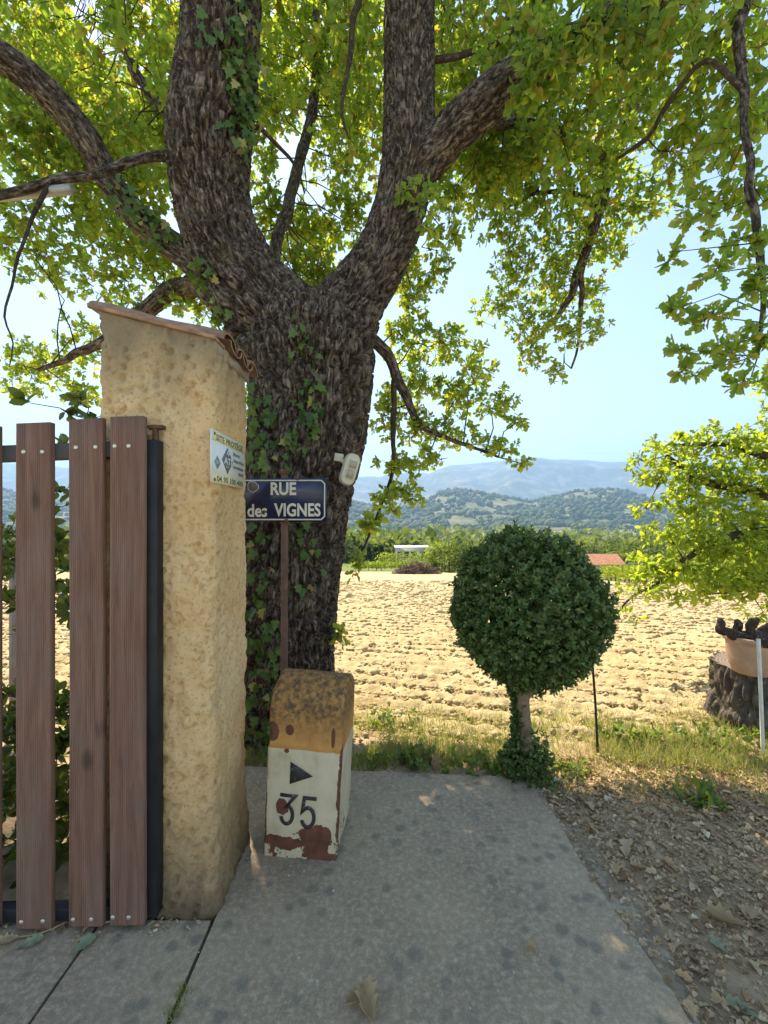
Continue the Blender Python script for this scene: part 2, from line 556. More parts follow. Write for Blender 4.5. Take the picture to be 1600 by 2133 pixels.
def land_mat():
    m, nt, b = mat_new('farm_land')
    v = coords(nt, scale=(1, 0.45, 0))
    w_ = nd(nt, 'TexVoronoi')
    put(nt, w_.inputs['Vector'], v)
    w_.inputs['Scale'].default_value = 0.016
    sx = nd(nt, 'SeparateColor')
    put(nt, sx.inputs[0], w_.outputs['Color'])
    c = ramp(nt, sx.outputs[0], [(0, (0.10, 0.135, 0.045)), (0.35, (0.15, 0.18, 0.06)), (0.5, (0.33, 0.29, 0.16)), (0.68, (0.13, 0.16, 0.05)), (0.85, (0.38, 0.31, 0.20)), (1, (0.19, 0.22, 0.07))], 'CONSTANT')
    c = mix(nt, 0.35, c, ramp(nt, noise(nt, v, 0.6, 5, 0.6), [(0.3, (0.08, 0.11, 0.035)), (0.7, (0.22, 0.21, 0.09))]))
    put(nt, b.inputs['Base Color'], c)
    b.inputs['Roughness'].default_value = 0.95
    b.inputs['Specular IOR Level'].default_value = 0.1
    return m
MAT['land'] = land_mat()
MAT['hill'] = soil_mat('hill_scrub', (0.07, 0.085, 0.035), (0.13, 0.14, 0.06), (0.26, 0.24, 0.13), 0.02, 0.6)
MAT['mountain'] = soil_mat('mountain_scrub', (0.04, 0.055, 0.03), (0.10, 0.11, 0.065), (0.36, 0.33, 0.27), 0.006, 0.8)

# ------------------------------------------------------------------ terrain
TY = np.array([-400, 2.9, 3.4, 38, 67, 140, 300, 800, 1400, 9000.0])
TZ = np.array([0, 0, -0.03, -3.1, -6.3, -11.0, -18, -29, -27, -20.0])
def T(x, y):
    return np.interp(y, TY, TZ) - 0.05 * np.clip(np.asarray(x) - 4, 0, 40) * smooth01((np.asarray(y) - 14) / 22)

def sinhspace(a, b, n, k):
    t = np.linspace(-1, 1, n)
    s = np.sinh(k * t) / np.sinh(k)
    return np.where(s < 0, -s * a, s * b)

xs = sinhspace(-8600, 8600, 170, 9.0)
ys = np.concatenate([np.linspace(-120, 2, 20), np.geomspace(2.6, 8900, 170)])
X, Y = np.meshgrid(xs, ys)
Z = T(X, Y) - 0.10 + np.where(Y > 70, (fbm(p3(X / 160, Y / 160), 3) - 0.5) * np.clip((Y - 70) / 250, 0, 1) * 8, 0)
Z = Z - np.where((Y > 36) & (Y < 72), 0.03, 0)
mk('ground', grid(p3(X, Y, Z)), MAT['land'], smooth=True, kind='structure')

# ploughed field: real relief, finer near the eye
fy = np.geomspace(2.95, 40, 340)
fx = np.concatenate([-np.geomspace(4.2, 30, 30)[::-1], np.linspace(-4.15, 4.15, 260), np.geomspace(4.2, 34, 45)])
X, Y = np.meshgrid(fx, fy)
wob = (fbm(p3(X * 0.25, Y * 0.25), 2) - 0.5) * 2.0
fur = np.sin(((X * 0.30 + Y * 0.95) + wob * 0.8) / 0.36 * 2 * PI)
w1, w2 = worley(np.c_[X.ravel() * 8, Y.ravel() * 8, np.zeros(X.size)], 3)
near = np.clip(1.3 - Y / 30, 0.3, 1)
cl = (np.clip(1 - w1, 0, 1) ** 1.4).reshape(X.shape)
FZ = T(X, Y) - 0.005 - 0.12 * smooth01((3.22 + 0.35 * (fbm(p3(X * 1.3, Y * 1.3), 3, 77) - 0.5) - Y) / 0.22) + (0.024 * fur * (0.4 + 1.2 * fbm(p3(X * 1.1, Y * 1.1), 2, 91)) + (0.014 * (cl - 0.4) + 0.085 * (fbm(p3(X * 18, Y * 18), 3) - 0.5)) * np.clip(5.5 / Y, 0.25, 1)) * near * np.clip((Y - 2.9) / 0.6, 0.15, 1)
field = mk('field', grid(p3(X, Y, FZ)), MAT['field'], smooth=False, kind='structure')
FIELD_BVH = None

IV, IP = ico(1)
def lumps(n, pos, size, k, flat=0.65, amp=0.5):
    out = IV[None] * (1 + amp * (vnoise(IV[None] * 1.7 + np.arange(n)[:, None, None] * 7.31, k)[..., None] - 0.5) * 2)
    a = RNG.uniform(0, 2 * PI, n)
    c, s = np.cos(a)[:, None], np.sin(a)[:, None]
    st = RNG.uniform(0.7, 1.35, (n, 1))
    V = np.stack([(out[..., 0] * c - out[..., 1] * s) * st, out[..., 0] * s + out[..., 1] * c, out[..., 2] * flat], -1) * size[:, None, None] + pos[:, None]
    return V.reshape(-1, 3), [(IP[None] + (np.arange(n) * len(IV))[:, None, None]).reshape(-1, 3)]
IV0, IP0 = ico(1)
n = 30000
yy = 3.15 * (24 / 3.15) ** (RNG.random(n) ** 1.0)
xx = RNG.uniform(-1.15, 1.15, n) * (yy * 0.95 + 0.6)
ff = (xx * 0.30 + yy * 0.95) / 0.36
xx, yy = xx, yy - 0.07 * np.sin(ff * 2 * PI)
sz = np.exp(RNG.normal(-4.05, 0.48, n)) * np.clip(yy / 6, 0.75, 2.6)
IV = np.array([[1, 0, 0], [-1, 0, 0], [0, 1, 0], [0, -1, 0], [0, 0, 1], [0, 0, -1.0]])
IP = np.array([[0, 2, 4], [2, 1, 4], [1, 3, 4], [3, 0, 4], [2, 0, 5], [1, 2, 5], [3, 1, 5], [0, 3, 5]])
# low-poly clods
import bmesh as _bm
def ico0():
    bm = _bm.new(); _bm.ops.create_icosphere(bm, subdivisions=1, radius=1)
    V = np.array([v.co[:] for v in bm.verts]); P = np.array([[v.index for v in f.verts] for f in bm.faces]); bm.free()
    return V, P
zz = T(xx, yy) + sz * 0.15
mk('clod', lumps(n, np.c_[xx, yy, zz], sz * 1.2, 5), MAT['clod'], field, kind='stuff')
IV, IP = IV0, IP0

ER = np.array([gnd(*q)[:2] for q in [(1464, 2133), (1443, 2045), (1410, 1991), (1381, 1929), (1336, 1846), (1265, 1771), (1228, 1716), (1165, 1699), (1153, 1691), (1116, 1628)]])
EI = np.array([gnd(*q)[:2] for q in [(1440, 2133), (1400, 2062), (1286, 1904), (1207, 1788), (1153, 1692), (1116, 1628)]])
def edge_in(y):
    return np.interp(y, np.r_[-1.5, EI[:, 1]], np.r_[0.95, EI[:, 0]]) + 0.008 * (fbm(p3(np.asarray(y, float) * 9, 0.3, 1.7), 3) - 0.5)
def edge_r(y):
    return np.interp(y, np.r_[-1.5, ER[:, 1]], np.r_[0.93, ER[:, 0]]) + 0.0
# soil verge on the right and round the slab
vx = np.linspace(-4.5, 6.0, 260)
vy = np.concatenate([np.linspace(-1.2, 1.0, 40), np.linspace(1.02, 3.5, 110)])
X, Y = np.meshgrid(vx, vy)
def vz(x, y):
    x, y = np.asarray(x, float), np.asarray(y, float)
    z = -0.028 + 0.03 * (fbm(p3(x * 2.2, y * 2.2), 3, 9) - 0.5) + 0.022 * (fbm(p3(x * 14, y * 14), 3, 2) - 0.5) + 0.02 * smooth01((x - 1.2) / 1.5) - 0.05 * smooth01((y - 3.1) / 0.35)
    return z - 0.05 * smooth01((edge_r(y) - 0.03 - x) / 0.05) * (y < 2.66)
VZ = vz(X, Y)
mk('verge', grid(p3(X, Y, VZ)), MAT['verge'], smooth=True, kind='structure')

# concrete slab, three cast panels with open joints
pave = root('pavement', (0, 0, 0), None, None, kind='structure')
def panel(xl, xr, y0, y1, nx, ny, apron=False, tilt_far=None, thick=0.09):
    t = np.linspace(0, 1, nx)
    s = np.linspace(0, 1, ny)
    S, Tt = np.meshgrid(s, t, indexing='ij')
    far = (lambda u: y1 + (tilt_far or 0) * u)
    Yv = y0 + S * (far(Tt) - y0)
    A, B = xl(Yv), xr(Yv)
    Xv = A + Tt * (B - A)
    Zv = 0.006 * (fbm(p3(Xv * 1.5, Yv * 1.5), 3, 4) - 0.5)
    if apron:
        e = (B - Xv)
        Zv = Zv - 0.016 * smooth01((0.15 + 0.06 * (fbm(p3(Yv * 4, Yv * 0), 3) - 0.5) - e) / 0.07) * smooth01((2.36 - Yv) / 0.05)
        Zv = Zv + 0.022 * (fbm(p3(Xv * 18, Yv * 18), 3, 8) - 0.5) * smooth01((0.2 - e) / 0.1) * smooth01((2.36 - Yv) / 0.05)
        Xv = Xv + 0.03 * (fbm(p3(Yv * 9, Yv * 0, 2.2), 3) - 0.5) * smooth01((0.12 - e) / 0.12)
    V = p3(Xv, Yv, Zv)
    top = grid(V)
    ring = np.concatenate([V[0], V[1:, -1], V[-1, -2::-1], V[-2:0:-1, 0]])
    low = ring - np.array([0, 0, thick])
    k = len(ring)
    i = np.arange(k); j = (i + 1) % k
    side = (np.concatenate([ring, low]), [np.stack([i, i + k, j + k, j], -1)])
    return comb([top, side])
mk('slab_panel', panel(lambda y: -0.675 - 0.28 * smooth01((y - 1.78) / 0.2), edge_in, -1.2, 2.79, 90, 160, False, -0.12), MAT['concrete'], pave, smooth=False)
# rough broken concrete apron between the cast edge and the soil
def apron_mat():
    m, nt, b = mat_new('broken_concrete')
    v = coords(nt)
    c = ramp(nt, noise(nt, v, 7, 6, 0.7), [(0.30, (0.25, 0.18, 0.115)), (0.5, (0.36, 0.28, 0.19)), (0.70, (0.58, 0.49, 0.37))])
    c = mix(nt, ramp(nt, noise(nt, v, 50, 4, 0.7), [(0.38, 0.7), (0.5, 0.0)]), c, (0.16, 0.12, 0.085))
    put(nt, b.inputs['Base Color'], c)
    b.inputs['Roughness'].default_value = 0.95
    bump(nt, b, noise(nt, v, 60, 5, 0.75), 0.7, 0.01)
    return m
MAT['apron'] = apron_mat()
ya, ta = np.linspace(0.2, 2.335, 220), np.linspace(0, 1, 26)
YA_, TA_ = np.meshgrid(ya, ta, indexing='ij')
XI_, XO_ = edge_in(YA_) - 0.004, edge_r(YA_) + 0.05 * (fbm(p3(YA_ * 7, 0.0, 3.1), 4) - 0.5)
XA_ = XI_ + TA_ * np.maximum(XO_ - XI_, 0.01)
ZA_ = -0.012 - 0.022 * TA_ ** 2 + 0.030 * (fbm(p3(XA_ * 13, YA_ * 13), 4, 8) - 0.5)
mk('slab_apron', grid(p3(XA_, YA_, ZA_)), MAT['apron'], pave)
mk('slab_panel', panel(lambda y: 0 * y - 1.118, lambda y: 0 * y - 0.689, -1.2, 1.72, 30, 60), MAT['concrete'], pave)
mk('slab_panel', panel(lambda y: 0 * y - 3.2, lambda y: 0 * y - 1.130, -1.2, 1.72, 40, 60), MAT['concrete'], pave)

# the unseen street behind the photographer, added pale and sunlit for fill light
MAT['road'] = soil_mat('old_road', (0.34, 0.315, 0.275), (0.40, 0.37, 0.325), (0.45, 0.42, 0.37), 3.0, 0.5)
X, Y = np.meshgrid(np.linspace(-40, 40, 60), np.linspace(-11, -1.25, 20))
mk('road', grid(p3(X, Y, -0.004 + 0 * X)), MAT['road'], smooth=True, kind='structure')

# ------------------------------------------------------------------ hills and mountain
def ridge_mesh(prof, dr, d0, z0, back, nz, cols, k, rough, rf):
    pp = np.array(prof, float)
    px = np.linspace(-1500, 3100, cols)
    ry = np.interp(px, pp[:, 0], pp[:, 1])
    top = H + (HY - ry) / F * dr
    u = np.concatenate([np.linspace(0, 1, nz), 1 + np.linspace(0, 1, nz // 3)[1:] ])
    Uu, PX = np.meshgrid(u, px, indexing='ij')
    D = np.where(Uu <= 1, d0 + (dr - d0) * Uu, dr + back * (Uu - 1))
    rise = np.where(Uu <= 1, smooth01(Uu) * 0.55 + 0.45 * Uu ** 1.3, 1 - 0.6 * smooth01(Uu - 1))
    TOP = np.interp(PX, px, top)
    Xv = (PX - CX) / F * D
    amp = np.clip(np.minimum(Uu * 3, np.abs(1 - Uu) * 4 + 0.12), 0, 1)
    rg = 1 - np.abs(fbm(p3(Xv / rf, D / rf * 0.8), 4, k) * 2 - 1)
    Zv = z0 + (TOP - z0) * rise + (rg - 0.75) * rough * amp
    return p3(Xv, D, Zv)
hillV = ridge_mesh([(-1500, 1040), (-300, 1030), (0, 1015), (60, 1045), (300, 1050), (600, 1035), (760, 1052), (869, 1063), (914, 1024), (953, 1021), (1015, 1032), (1105, 1049), (1167, 1035), (1206, 1025), (1262, 1021), (1313, 1025), (1364, 1046), (1420, 1060), (1500, 1050), (1650, 1035), (3100, 1020)],
                   2100, 1150, -30, 500, 60, 500, 11, 60, 330)
mk('wooded_hills', grid(hillV), MAT['hill'], smooth=True, kind='structure')
mtV = ridge_mesh([(-1500, 1000), (-200, 955), (0, 968), (300, 985), (700, 1000), (891, 990), (936, 968), (1015, 962), (1088, 954), (1127, 953), (1178, 958), (1262, 963), (1313, 961), (1450, 966), (1600, 985), (1800, 1000), (3100, 1010)],
                 6600, 3300, -40, 1300, 80, 420, 21, 470, 1250)
mk('mountain', grid(mtV), MAT['mountain'], smooth=True, kind='structure')

MAT['valley_bright'] = leaf_mat('valley_bright', [(0, (0.08, 0.12, 0.025)), (1, (0.15, 0.18, 0.05))], [(0, (0.3, 0.42, 0.04)), (1, (0.45, 0.5, 0.06))], 0.3, 0.7, 0.15)
# woods on the hillsides and in the valley: masses nobody could count
LIV, LIP = ico(1)
def blob_woods(pos, size, k, name, m, parent=None, label=None, cat=None):
    n_ = len(pos)
    V = LIV[None] * (1 + 0.55 * (vnoise(LIV[None] * 1.9 + np.arange(n_)[:, None, None] * 3.77, k)[..., None] - 0.5) * 2)
    V = V * (size[:, None, None] * np.array([1, 1, 1.05])) + pos[:, None]
    return mk(name, (V.reshape(-1, 3), [(LIP[None] + (np.arange(n_) * len(LIV))[:, None, None]).reshape(-1, 3)]), m, parent, kind='stuff', label=label, category=None) if False else mk(name, (V.reshape(-1, 3), [(LIP[None] + (np.arange(n_) * len(LIV))[:, None, None]).reshape(-1, 3)]), m, parent, kind='stuff', label=label, cat=cat)
hv = hillV[2:62].reshape(-1, 3)
vis = np.abs(hv[:, 0] / hv[:, 1] * F) < 860
hv = hv[vis]
ncol = hillV.shape[1]
idx = RNG.integers(0, len(hv), 9000)
pos = hv[idx] + np.c_[RNG.normal(0, 9, 9000), RNG.normal(0, 14, 9000), np.zeros(9000)]
keep = fbm(p3(pos[:, 0] / 120, pos[:, 1] / 120), 2, 31) > 0.39
pos = pos[keep]
size = RNG.uniform(5.0, 13.0, len(pos))
blob_woods(pos + np.c_[np.zeros(len(pos)), np.zeros(len(pos)), size * 0.3], size, 41, 'hillside_wood', MAT['far_leaf'], label='dense green wood covering the hills below the mountain', cat='wood')

def leaf_puffs(centres, radii, per, lsize, squash=0.85):
    """clumps of leaf-clusters through ellipsoids: returns one shape"""
    n_ = len(centres)
    d = nrm(RNG.normal(size=(n_, per, 3)))
    r = RNG.uniform(0.55, 1.0, (n_, per, 1)) ** 0.6
    lump = 1 + 0.35 * (vnoise(d * 2.2 + np.arange(n_)[:, None, None] * 5.1, 3)[..., None] - 0.5) * 2
    p = centres[:, None] + d * r * lump * radii[:, None, None] * np.array([1, 1, squash])
    p = p.reshape(-1, 3)
    dd = nrm(d.reshape(-1, 3) + RNG.normal(size=p.shape) * 0.7)
    up = nrm(RNG.normal(size=p.shape) + np.array([0, 0, 0.8]))
    s = np.repeat(radii, per) * lsize * RNG.uniform(0.6, 1.3, len(p))
    return inst(BOXLEAF[0] * np.array([1.4, 1, 1]), BOXLEAF[1], p, dd, up, s * 1.5)

nv = 2400
vyy = 105 * (1250 / 105) ** RNG.random(nv)
vxx = RNG.uniform(-1, 1, nv) * vyy * 0.98
kp = fbm(p3(vxx / 60, vyy / 30), 2, 5) > 0.43 + 0.08 * smooth01((vyy - 300) / 300)
vxx, vyy = vxx[kp], vyy[kp]
vr = (2.2 + 4.6 * RNG.random(len(vxx)) ** 1.5) * np.clip(vyy / 300, 0.75, 1.4)
vc = np.c_[vxx, vyy, T(vxx, vyy) + vr * 0.75]
fz = fbm(p3(vxx / 160, vyy / 160), 3)
vc[:, 2] += (fz - 0.5) * np.clip((vyy - 70) / 250, 0, 1) * 8
far_ = vyy > 330
kind_ = (fbm(p3(vxx / 45, vyy / 25, 3.0), 2, 15) + RNG.normal(0, 0.06, len(vxx)))
for sel, mm, lb in ((kind_ < 0.50, 'far_leaf', 'dark green trees of the wooded valley floor beyond the field'), ((kind_ >= 0.50) & (kind_ < 0.58), 'olive_leaf', 'grey green trees among the wooded valley floor'), (kind_ >= 0.58, 'valley_bright', 'bright green trees among the wooded valley floor')):
    a_, b_ = sel & far_, sel & ~far_
    mk('valley_wood', comb([leaf_puffs(vc[a_], vr[a_], 24, 0.48), leaf_puffs(vc[b_], vr[b_], 80, 0.29)]), MAT[mm], kind='stuff', label=lb, cat='wood')

# ------------------------------------------------------------------ haze
hm = bpy.data.materials.new('haze')
hm.use_nodes = True
hn = hm.node_tree
hn.nodes.remove(hn.nodes['Principled BSDF'])
pv = hn.nodes.new('ShaderNodeVolumePrincipled')
pv.inputs['Color'].default_value = (0.34, 0.61, 1.0, 1)
pv.inputs['Density'].default_value = 0.00021
pv.inputs['Anisotropy'].default_value = 0.2
hn.links.new(pv.outputs[0], hn.nodes['Material Output'].inputs['Volume'])
mk('haze', box((0, 4300, 580), (17800, 9600, 1280)), hm, kind='stuff')
# ------------------------------------------------------------------ text
def text2d(body, width, height, bold=0.0):
    cu = bpy.data.curves.new('t', 'FONT')
    cu.body = body
    cu.size = 1
    cu.offset = bold
    cu.extrude = 0.0
    cu.resolution_u = 3
    o = bpy.data.objects.new('t', cu)
    COL.objects.link(o)
    bpy.context.view_layer.update()
    me = bpy.data.meshes.new_from_object(o.evaluated_get(bpy.context.evaluated_depsgraph_get()))
    n_ = len(me.vertices)
    V = np.zeros(n_ * 3)
    me.vertices.foreach_get('co', V)
    V = V.reshape(-1, 3)[:, :2]
    P = [np.array([list(p.vertices)]) for p in me.polygons]
    bpy.data.objects.remove(o)
    bpy.data.meshes.remove(me)
    lo, hi = V.min(0), V.max(0)
    V = (V - (lo + hi) / 2) / (hi - lo) * np.array([width, height])
    return V, P

def put_text(name, body, cx, cy, w, h, z, fn, m, parent, bold=0.0):
    V, P = text2d(body, w, h, bold)
    return mk(name, (fn(np.c_[V + np.array([cx, cy]), np.full(len(V), z)]), P), m, parent)

# ------------------------------------------------------------------ rendered gate pillar with tiled cap
def render_mat():
    m, nt, b = mat_new('roughcast_render')
    v = coords(nt)
    n1 = noise(nt, v, 2.5, 5, 0.6)
    c = ramp(nt, n1, [(0.3, (0.70, 0.45, 0.215)), (0.5, (0.82, 0.55, 0.285)), (0.72, (0.86, 0.635, 0.375))])
    n2 = noise(nt, v, 60, 4, 0.7)
    c = mix(nt, ramp(nt, n2, [(0.36, 0.5), (0.46, 0.0)]), c, (0.25, 0.16, 0.08))
    sx = nd(nt, 'SeparateXYZ')
    put(nt, sx.inputs[0], v)
    z = sx.outputs['Z']
    st = noise(nt, coords(nt, scale=(1, 1, 0.45)), 5, 5, 0.65)
    top = math_(nt, 'MULTIPLY', ramp(nt, math_(nt, 'ADD', z, math_(nt, 'MULTIPLY', math_(nt, 'SUBTRACT', st, 0.5), 0.7)), [(0.0, 0.0), (1.0, 1.0)]), 1.0)
    def band(lo, hi, rev=False):
        mr = nd(nt, 'MapRange')
        put(nt, mr.inputs['Value'], math_(nt, 'ADD', z, math_(nt, 'MULTIPLY', math_(nt, 'SUBTRACT', st, 0.5), 0.55)))
        mr.inputs['From Min'].default_value, mr.inputs['From Max'].default_value = lo, hi
        return mr.outputs[0]
    c = mix(nt, math_(nt, 'MULTIPLY', band(1.98, 2.36), 0.85), c, (0.24, 0.19, 0.125))     # black weathering under the tiles
    c = mix(nt, math_(nt, 'MULTIPLY', band(0.55, 0.02), 0.9), c, (0.085, 0.065, 0.045))      # splash dirt at the foot
    put(nt, b.inputs['Base Color'], c)
    b.inputs['Roughness'].default_value = 0.95
    b.inputs['Specular IOR Level'].default_value = 0.1
    bump(nt, b, math_(nt, 'ADD', noise(nt, v, 55, 5, 0.75), math_(nt, 'MULTIPLY', noise(nt, v, 130, 3, 0.7), 0.5)), 0.85, 0.013)
    return m
MAT['render'] = render_mat()

PX0, PX1, PY0, PY1 = -1.161, -0.690, 1.748, 2.175
pil = root('gate_pillar', ((PX0 + PX1) / 2, (PY0 + PY1) / 2, 0), 'ochre roughcast gate pillar with a sloping tiled cap', 'pillar')
def pillar_body():
    rc = 0.035
    # rounded-rectangle outline
    pts = []
    for (cx, cy, a0) in ((PX1 - rc, PY0 + rc, -90), (PX1 - rc, PY1 - rc, 0), (PX0 + rc, PY1 - rc, 90), (PX0 + rc, PY0 + rc, 180)):
        for a in np.linspace(a0, a0 + 90, 8):
            pts.append((cx + rc * math.cos(math.radians(a)), cy + rc * math.sin(math.radians(a))))
    pts = np.array(pts + [pts[0]])
    L = np.r_[0, np.cumsum(np.linalg.norm(np.diff(pts, axis=0), axis=1))]
    n_ = int(L[-1] / 0.0085)
    s = np.arange(n_) / n_ * L[-1]
    ox, oy = np.interp(s, L, pts[:, 0]), np.interp(s, L, pts[:, 1])
    tx, ty = np.roll(ox, -3) - np.roll(ox, 3), np.roll(oy, -3) - np.roll(oy, 3)
    nn = nrm(np.c_[ty, -tx])
    zt = lambda x: 2.44 + (x - PX0) / (PX1 - PX0) * (2.325 - 2.44)
    u = np.linspace(0, 1, 280)
    U, XX = np.meshgrid(u, ox, indexing='ij')
    YY = np.broadcast_to(oy, U.shape)
    ZZ = -0.03 + U * (zt(XX) + 0.03)
    p = p3(XX, YY, ZZ)
    nx, ny = np.broadcast_to(nn[:, 0], U.shape), np.broadcast_to(nn[:, 1], U.shape)
    q = p.copy(); q[..., 2] *= 0.75
    w1, w2 = worley((q * 30).reshape(-1, 3), 5)
    pit = smooth01((w1.reshape(U.shape) - 0.18) / 0.22)
    h = 0.022 * (fbm(q * 6, 3, 3) - 0.5) + 0.034 * (fbm(q * 24, 4, 6) - 0.5) + 0.016 * (pit - 0.9) * (fbm(q * 5, 2, 44) > 0.45)
    h = h + 0.022 * smooth01((0.22 - ZZ) / 0.22)
    h = h - 0.008 * ((XX < -0.905) & (YY < PY0 + 0.03) & (ZZ < 2.0))       # the strip beside the gate post lies lower
    p[..., 0] += nx * h
    p[..., 1] += ny * h
    P = np.concatenate([p, p[:, :1]], 1)
    sh = grid(P)
    k = P.shape[1]
    capv = p[-1]
    return comb([sh, (capv, [np.arange(len(capv))[None]])])
mk('pillar_body', pillar_body(), MAT['render'], pil, smooth=True)
MAT['tile'] = simple('terracotta_tile', (0.34, 0.20, 0.13), 0.9, 0.4, 14, 0.7)
MAT['mortar'] = simple('mortar', (0.34, 0.28, 0.22), 0.95, 0.25, 20, 0.6)
def canal_tile(y, r, up, x0=PX0 - 0.05, x1=PX1 + 0.03, z0=2.452, z1=2.325, th=0.013, seed=0):
    m_, n_ = 14, 12
    a = np.linspace(0, PI, n_)
    t = np.linspace(0, 1, m_)
    out = []
    for rr in (r, r - th):
        Tt, A = np.meshgrid(t, a, indexing='ij')
        r2 = rr * (1.06 - 0.12 * Tt) if up > 0 else rr * (0.94 + 0.1 * Tt)
        xx_ = x0 + Tt * (x1 - x0)
        yy_ = y + r2 * np.cos(A)
        zz_ = z0 + Tt * (z1 - z0) + up * r2 * np.sin(A) * 0.62 + 0.004 * np.sin(seed + 9 * Tt)
        out.append(p3(xx_, yy_, zz_))
    a0, a1 = grid(out[0]), grid(out[1])
    rim0, rim1 = [], []
    idx_ = np.arange(m_ * n_).reshape(m_, n_)
    ring = np.concatenate([idx_[0], idx_[1:, -1], idx_[-1, -2::-1], idx_[-2:0:-1, 0]])
    k = m_ * n_
    i, j = ring, np.roll(ring, -1)
    V = np.concatenate([a0[0], a1[0]])
    return V, [a0[1][0], a1[1][0][:, ::-1] + k, np.stack([i, j, j + k, i + k], -1)]
for k, (yc, up) in enumerate([(1.855, 1), (1.935, -1), (2.015, 1), (2.10, -1), (2.18, 1)]):
    mk('tile', canal_tile(yc, 0.088 if up > 0 else 0.075, up, z0=2.462 + (0.0 if up > 0 else 0.035), z1=2.337 + (0.0 if up > 0 else 0.035), seed=k), MAT['tile'], pil, smooth=True)
# flat front tile whose long edge shows over the front face
mk('edge_tile', (lambda V: (V, [np.array([[0, 1, 3, 2], [4, 6, 7, 5], [0, 4, 5, 1], [2, 3, 7, 6], [0, 2, 6, 4], [1, 5, 7, 3]])]))(
    np.array([[x, y, (2.462 if x < -1 else 2.330) + dz] for x in (PX0 - 0.032, PX1 + 0.012) for y in (PY0 - 0.016, PY0 + 0.10) for dz in (-0.010, 0.006)])), MAT['tile'], pil, bevel=0.004)
mk('mortar_bed', (lambda V: (V, [np.array([[0, 1, 3, 2], [4, 6, 7, 5], [0, 4, 5, 1], [2, 3, 7, 6], [0, 2, 6, 4], [1, 5, 7, 3]])]))(
    np.array([[x, y, (2.46 if x < -1 else 2.335) + dz] for x in (PX0 + 0.004, PX1 + 0.006) for y in (PY0 + 0.008, PY1 + 0.012) for dz in (-0.05, -0.005)])), MAT['mortar'], pil)

# ------------------------------------------------------------------ alarm notice on the pillar's side
MAT['notice_white'] = simple('notice_white', (0.72, 0.74, 0.74), 0.4, 0.05, 6)
MAT['notice_yellow'] = simple('notice_yellow', (0.74, 0.70, 0.38), 0.4, 0.06, 6)
MAT['ink'] = simple('dark_ink', (0.05, 0.055, 0.06), 0.5, 0.1, 20)
MAT['slate'] = simple('slate_print', (0.15, 0.18, 0.21), 0.5, 0.1, 20)
MAT['teal'] = simple('teal_print', (0.20, 0.34, 0.36), 0.5, 0.1, 20)
MAT['white_print'] = simple('white_print', (0.74, 0.76, 0.76), 0.5, 0.05, 20)
SX = PX1 + 0.013
# corners from the photograph's pixels on the plane x = SX
y_at = lambda px: SX * F / (px - CX)
SY0, SY1 = y_at(441), y_at(509)
SZ1, SZ0 = H + (HY - 892) / F * SY0, H + (HY - 1004) / F * SY0
sw, shh = SY1 - SY0, SZ1 - SZ0
fs = lambda v: np.c_[np.full(len(v), SX) + v[:, 2], SY0 + v[:, 0], SZ0 + v[:, 1]]
nt_ = root('alarm_notice', (SX, SY0, SZ0), 'white and yellow printed alarm notice on the side of the pillar', 'notice')
mk('plate', prism([(0, 0), (sw, 0), (sw, shh), (0, shh)], -0.006, 0.0, fs), MAT['notice_white'], nt_)
rect = lambda a, b, c, d: [(a, b), (c, b), (c, d), (a, d)]
mk('yellow_band', prism(rect(0.004, shh * 0.795, sw - 0.004, shh - 0.004), 0, 0.0006, fs), MAT['notice_yellow'], nt_)
mk('yellow_band', prism(rect(0.004, 0.004, sw - 0.004, shh * 0.19), 0, 0.0006, fs), MAT['notice_yellow'], nt_)
put_text('lettering', 'SITE PROTÉGÉ', sw * 0.52, shh * 0.895, sw * 0.82, shh * 0.15, 0.0014, fs, MAT['ink'], nt_, 0.012)
put_text('lettering', '04 90 100 400', sw * 0.53, shh * 0.095, sw * 0.80, shh * 0.115, 0.0014, fs, MAT['ink'], nt_, 0.012)
dia = lambda cx, cy, a, b: [(cx - a, cy), (cx, cy - b), (cx + a, cy), (cx, cy + b)]
mk('logo_diamond', prism(dia(sw * 0.43, shh * 0.495, sw * 0.165, shh * 0.275), 0, 0.0006, fs), MAT['slate'], nt_)
mk('logo_diamond', prism(dia(sw * 0.145, shh * 0.40, sw * 0.085, shh * 0.135), 0, 0.0006, fs), MAT['teal'], nt_)
put_text('lettering', 'ATI', sw * 0.44, shh * 0.49, sw * 0.23, shh * 0.135, 0.0014, fs, MAT['white_print'], nt_, 0.02)
put_text('lettering', 'Qualité', sw * 0.43, shh * 0.375, sw * 0.10, shh * 0.035, 0.0014, fs, MAT['white_print'], nt_)
put_text('lettering', 'CNPP', sw * 0.145, shh * 0.40, sw * 0.10, shh * 0.06, 0.0014, fs, MAT['white_print'], nt_)
for rr in (0.035, 0.06):
    a = np.radians(np.linspace(20, 160, 9))
    mk('logo_arc', stroke(np.c_[sw * 0.50 + rr * 0.6 * np.cos(a), shh * 0.575 + rr * 0.5 * np.sin(a)], 0.006, 0.0004, 0.0014, fs), MAT['white_print'], nt_)
for body, fy_, w_ in (('Alarme', 0.69, 0.22), ('Télésurveillance', 0.555, 0.375), ('Interventions', 0.42, 0.345), ('24h/24', 0.285, 0.18)):
    put_text('lettering', body, sw * (0.60 + w_ / 2 if body != '24h/24' else 0.86), shh * fy_, sw * w_, shh * (0.085 if body != '24h/24' else 0.07), 0.0014, fs, MAT['ink'], nt_, 0.01)
MAT['rust'] = simple('rusty_iron', (0.13, 0.065, 0.04), 0.85, 0.45, 25, 0.5)
